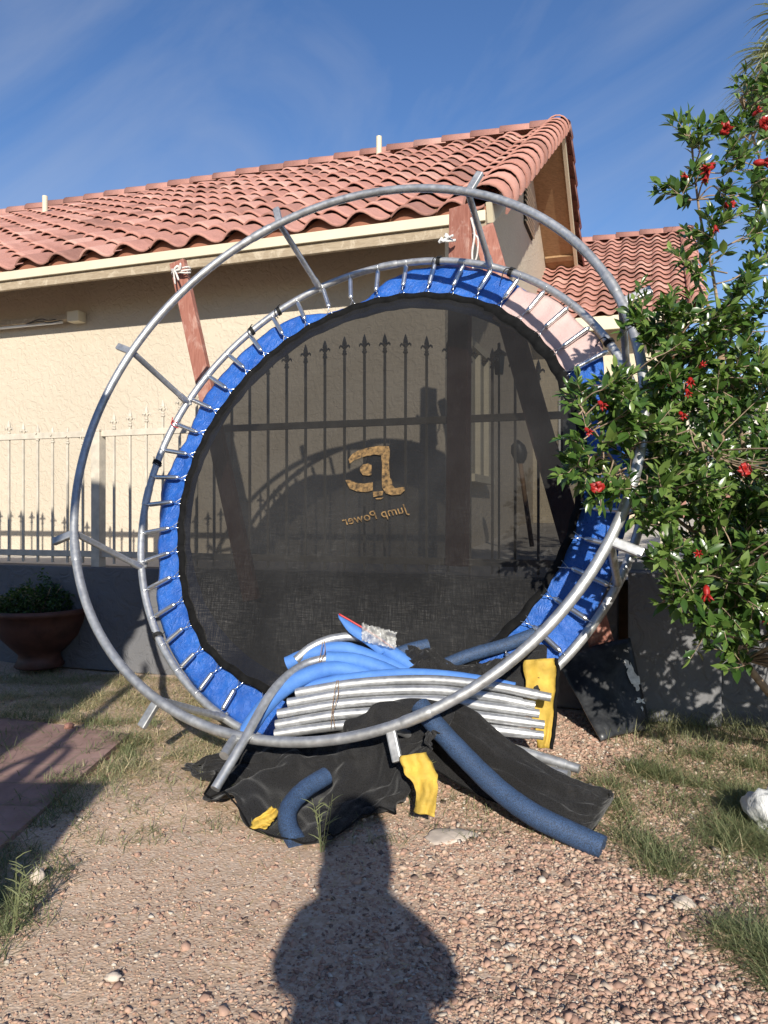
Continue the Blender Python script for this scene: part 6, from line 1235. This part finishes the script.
# ------------------------------------------------------------------ gravel
def gravel():
    bm=bmesh.new(); bmesh.ops.create_icosphere(bm,subdivisions=1,radius=1); bV=np.array([list(v.co) for v in bm.verts]); bF=np.array([[v.index for v in f.verts] for f in bm.faces]); bm.free()
    rs=np.random.default_rng(33); n=150000
    # even in the picture-plane sense: denser close up
    Y=1.25+(4.6-1.25)*rs.uniform(0,1,n)**1.55; X=rs.uniform(-.62,.62,n)*Y*1.12
    dens=np.array([.5+.5*mnoise.noise(Vector((x*1.4,y*1.4,9))) for x,y in zip(X,Y)])
    right=1/(1+np.exp(-(X-.12)*4.0)); keep=rs.uniform(0,1,n)<(.20+.85*right+.30*dens-.1)
    keep&=~((X<-1.12)&(Y<3.5)); keep&=~((X>1.15)&(Y>3.3)); keep&= (Y<FY-.344*X-.1)
    X,Y=X[keep],Y[keep]; right=right[keep]; n=len(X)
    s=np.exp(rs.normal(math.log(.0042),.46,n))*(.64+.50*right); s=np.clip(s,.0016,.0145)
    ang=rs.uniform(0,2*math.pi,n); fl_=rs.uniform(.28,.65,n); el=rs.uniform(.65,1,n)
    jit=np.clip(1+rs.normal(0,.38,(n,12)),.35,1.9); V=bV[None]*jit[:,:,None]; V=V*np.stack([s,s*el,s*fl_],1)[:,None,:]
    tx=rs.normal(0,.35,n); ct,st_=np.cos(tx),np.sin(tx); z=V[:,:,2]*ct[:,None]+V[:,:,0]*st_[:,None]; x=V[:,:,0]*ct[:,None]-V[:,:,2]*st_[:,None]
    ca,sa=np.cos(ang),np.sin(ang); xx=x*ca[:,None]-V[:,:,1]*sa[:,None]; yy=x*sa[:,None]+V[:,:,1]*ca[:,None]
    Z=np.array([gz(a,b) for a,b in zip(X,Y)])
    V=np.stack([xx+X[:,None],yy+Y[:,None],z+(Z+s*fl_*.35)[:,None]],2).reshape(-1,3)
    F=(bF[None]+(np.arange(n)*12)[:,None,None]).reshape(-1,3)
    tint=np.clip(rs.normal(.46,.27,n),0,1); o=mesh_np('gravel',V,F,M['gravel'],None,False,np.repeat(tint,20)); tag(o,'pinkish loose gravel scattered over the dirt','gravel',kind='stuff'); print('stones',n)
gravel()
# ------------------------------------------------------------------ grass
def blades(name, pts, h, w, tilt, mat, tint, label, cat, kind='stuff', seed=1, parent=None):
    rs=np.random.default_rng(seed); n=len(pts); P=np.array(pts); az=rs.uniform(0,2*math.pi,n); H=h*rs.uniform(.45,1.25,n); T=np.abs(rs.normal(tilt,.35,n))
    d=np.stack([np.cos(az)*np.sin(T),np.sin(az)*np.sin(T),np.cos(T)],1); s=np.stack([-np.sin(az),np.cos(az),np.zeros(n)],1)*(w*rs.uniform(.6,1.2,n))[:,None]; rows=[]
    for f,wf in ((0,1),(.35,.9),(.7,.6),(1,.08)):
        c=P+d*(H*f)[:,None]+np.stack([np.cos(az),np.sin(az),-.45*np.ones(n)],1)*(H*.38*f**2.2)[:,None]; c[:,2]=np.maximum(c[:,2],P[:,2]+.002); rows+=[c-s*wf,c+s*wf]
    V=np.stack(rows,1).reshape(-1,3); q=np.array([[0,1,3,2],[2,3,5,4],[4,5,7,6]]); F=(q[None]+(np.arange(n)*8)[:,None,None]).reshape(-1,4)
    tt=np.clip(rs.normal(tint,.22,n),0,1); o=mesh_np(name,V,F,mat,parent,False,np.repeat(tt,3)); 
    if label: tag(o,label,cat,kind=kind)
    return o
def scatter(n, x0,x1,y0,y1, dens, rs):
    out=[]; 
    while len(out)<n:
        x=rs.uniform(x0,x1); y=rs.uniform(y0,y1)
        if rs.uniform()<dens(x,y): out.append((x,y,gz(x,y)))
    return out
def sm(x,a,b): t=min(1,max(0,(x-a)/(b-a))); return t*t*(3-2*t)
def clump(x,y,f=4,s=0): return sm(mnoise.noise(Vector((x*f,y*f,s))),-.15,.25)
def grass():
    rs=np.random.default_rng(12)
    # right: thick patch from the pier towards the viewer
    def dr(x,y):
        e=.55*y-.95+.12*mnoise.noise(Vector((x*4,y*4,2)))      # left boundary in x
        bound = x-(.98-.30*(3.0-y)*0.0) if y>2.9 else x-(.86+.10*(2.9-y)*-1.0)
        b = sm(bound+.16*mnoise.noise(Vector((x*5,y*5,2))), -.10,.16)
        far = 1-sm(y,FY-.344*x-.62,FY-.344*x-.5)
        return b*(.05+.95*clump(x,y,5)*clump(x,y,2.3,8))*far
    P=scatter(40000,.6,2.3,1.55,3.62,dr,rs); blades('grass',P,.092,.0011,.95,M['grass'],.30,'thick green grass patch at the right between pier and white bag','grass',seed=2)
    P=scatter(9000,.6,2.0,1.6,3.55,dr,rs); blades('straw',P,.06,.0013,1.15,M['straw'],.5,'dry straw lying among the grass at the right','straw',seed=3)
    def dl(x,y):
        b=sm(-(x+.42)+.15*mnoise.noise(Vector((x*4,y*4,5))),-.1,.35)*sm(y,2.55,3.0); nopave=0 if (x<-1.12 and y<3.5) else 1
        return b*nopave*(.3+.7*clump(x,y,5,4))*(1-sm(y,FY-.344*x-.16,FY-.344*x-.1))
    P=scatter(13000,-2.6,-.3,2.6,4.8,dl,rs); blades('grass',P,.055,.0011,1.0,M['grass'],.55,'patchy grass between the ring, the pot and the garden wall','grass',seed=4)
    P=scatter(10000,-2.2,-.25,2.5,4.7,dl,rs); blades('straw',P,.055,.0013,1.2,M['straw'],.5,'dry straw under the left of the ring beside the pavers','straw',seed=5)
    def df(x,y): return sm(-(x+.80+.06*(y-1.6))+.06*mnoise.noise(Vector((x*7,y*7,1))),-.03,.10)*(1-sm(y,2.0,2.3))*(.3+.7*clump(x,y,8,2))
    P=scatter(6500,-1.35,-.6,1.4,2.3,df,rs); blades('grass',P,.055,.0011,.85,M['grass'],.3,'green grass at the lower left corner of the gravel','grass',seed=6)
    P=scatter(2600,-2.2,-1.0,2.2,3.6,lambda x,y: .02+.98*clump(x,y,6,21)*max(math.exp(-((y-3.42+.06*x)/.14)**2), .8*math.exp(-((x+1.1)/.07)**2), .35*math.exp(-((x+1.5)/.06)**2)),rs)
    P=[(x,y,max(z,.022)) for x,y,z in P]; blades('weeds',P,.05,.0013,.8,M['grass'],.32,'low weeds growing over the joints and edges of the pavers','weeds',seed=31)
    # along the paver edge and base of the pier
    def de(x,y): return math.exp(-((x+1.03)/.07)**2)*(.2+.8*clump(x,y,7,6))
    P=scatter(900,-1.25,-.85,2.35,3.3,de,rs); blades('grass',P,.045,.0014,.7,M['grass'],.3,'grass tufts along the edge of the paver path','grass',seed=7)
    def dp(x,y): 
        d=(3.98-.344*x)-y; return sm(d,.0,.03)*(1-sm(d,.16,.42))
    P=scatter(2600,.95,2.4,2.7,3.75,dp,rs); blades('weeds',P,.12,.0011,.5,M['grass'],.55,'tall thin weeds along the foot of the grey pier','weeds',seed=8)
    P=scatter(700,.3,.95,2.2,3.0,lambda x,y: .15+.85*clump(x,y,6,9)*(1 if x>.55 else .3),rs); blades('grass',P,.045,.0013,.8,M['grass'],.5,'sparse grass tufts in the gravel right of the netting','grass',seed=9)
    P=scatter(1500,-1.0,1.0,1.5,3.0,lambda x,y: .12+.88*clump(x,y,3,14)*sm(y,1.9,2.6),rs); blades('straw',P,.05,.0009,1.5,M['straw'],.5,'loose dry straw scattered over the gravel before the heap','straw',seed=19)
    P=scatter(1500,-.95,.75,2.25,2.75,lambda x,y: .1+.9*clump(x,y,9,3),rs); blades('grass',P,.05,.0010,.8,M['grass'],.5,'thin grass tufts round the foot of the netting','grass',seed=20)
    # single tall sprigs
    for px,py,hh,label in ((322,852,.17,'tall branching grass sprig in front of the netting'),(432,796,.11,'small grass sprig beside the central yellow sleeve'),(530,816,.13,'grass sprig in front of the thick foam tube'),(12,935,.17,'forked grass sprig at the lower left edge'),(30,915,.14,'shorter grass sprig at the lower left beside the forked one'),(120,640,.20,'tall dry grass sprig before the left wall')):
        b=gnd(px,py); r=np.random.default_rng(px); pts=[]; mb=MB(); b=np.array(b)
        for k in range(5 if hh>.12 else 3):
            a=r.uniform(0,2*math.pi); tip=b+np.array([math.cos(a)*.03,math.sin(a)*.02,hh*r.uniform(.6,1)]); S=spline([b+np.array([math.cos(a)*.004,0,0]),(b+tip)/2+r.normal(0,.004,3),tip],8); mb.tube(S,[.0015,.0013,.0012,.001,.001,.0009,.0008,.0006,.0004][:len(S)],5)
            for q in range(5):
                p=S[r.integers(1,len(S))]; a2=r.uniform(0,2*math.pi); d=np.array([math.cos(a2),math.sin(a2)*.5,.7]); mb.tube([p,p+d*.018,p+d*.036+np.array([0,0,-.006])],[.0013,.0011,.0003],4)
        o=mb.build('grass_sprig',M['grass'],None,False,True); tag(o,label,'grass sprig')
grass()
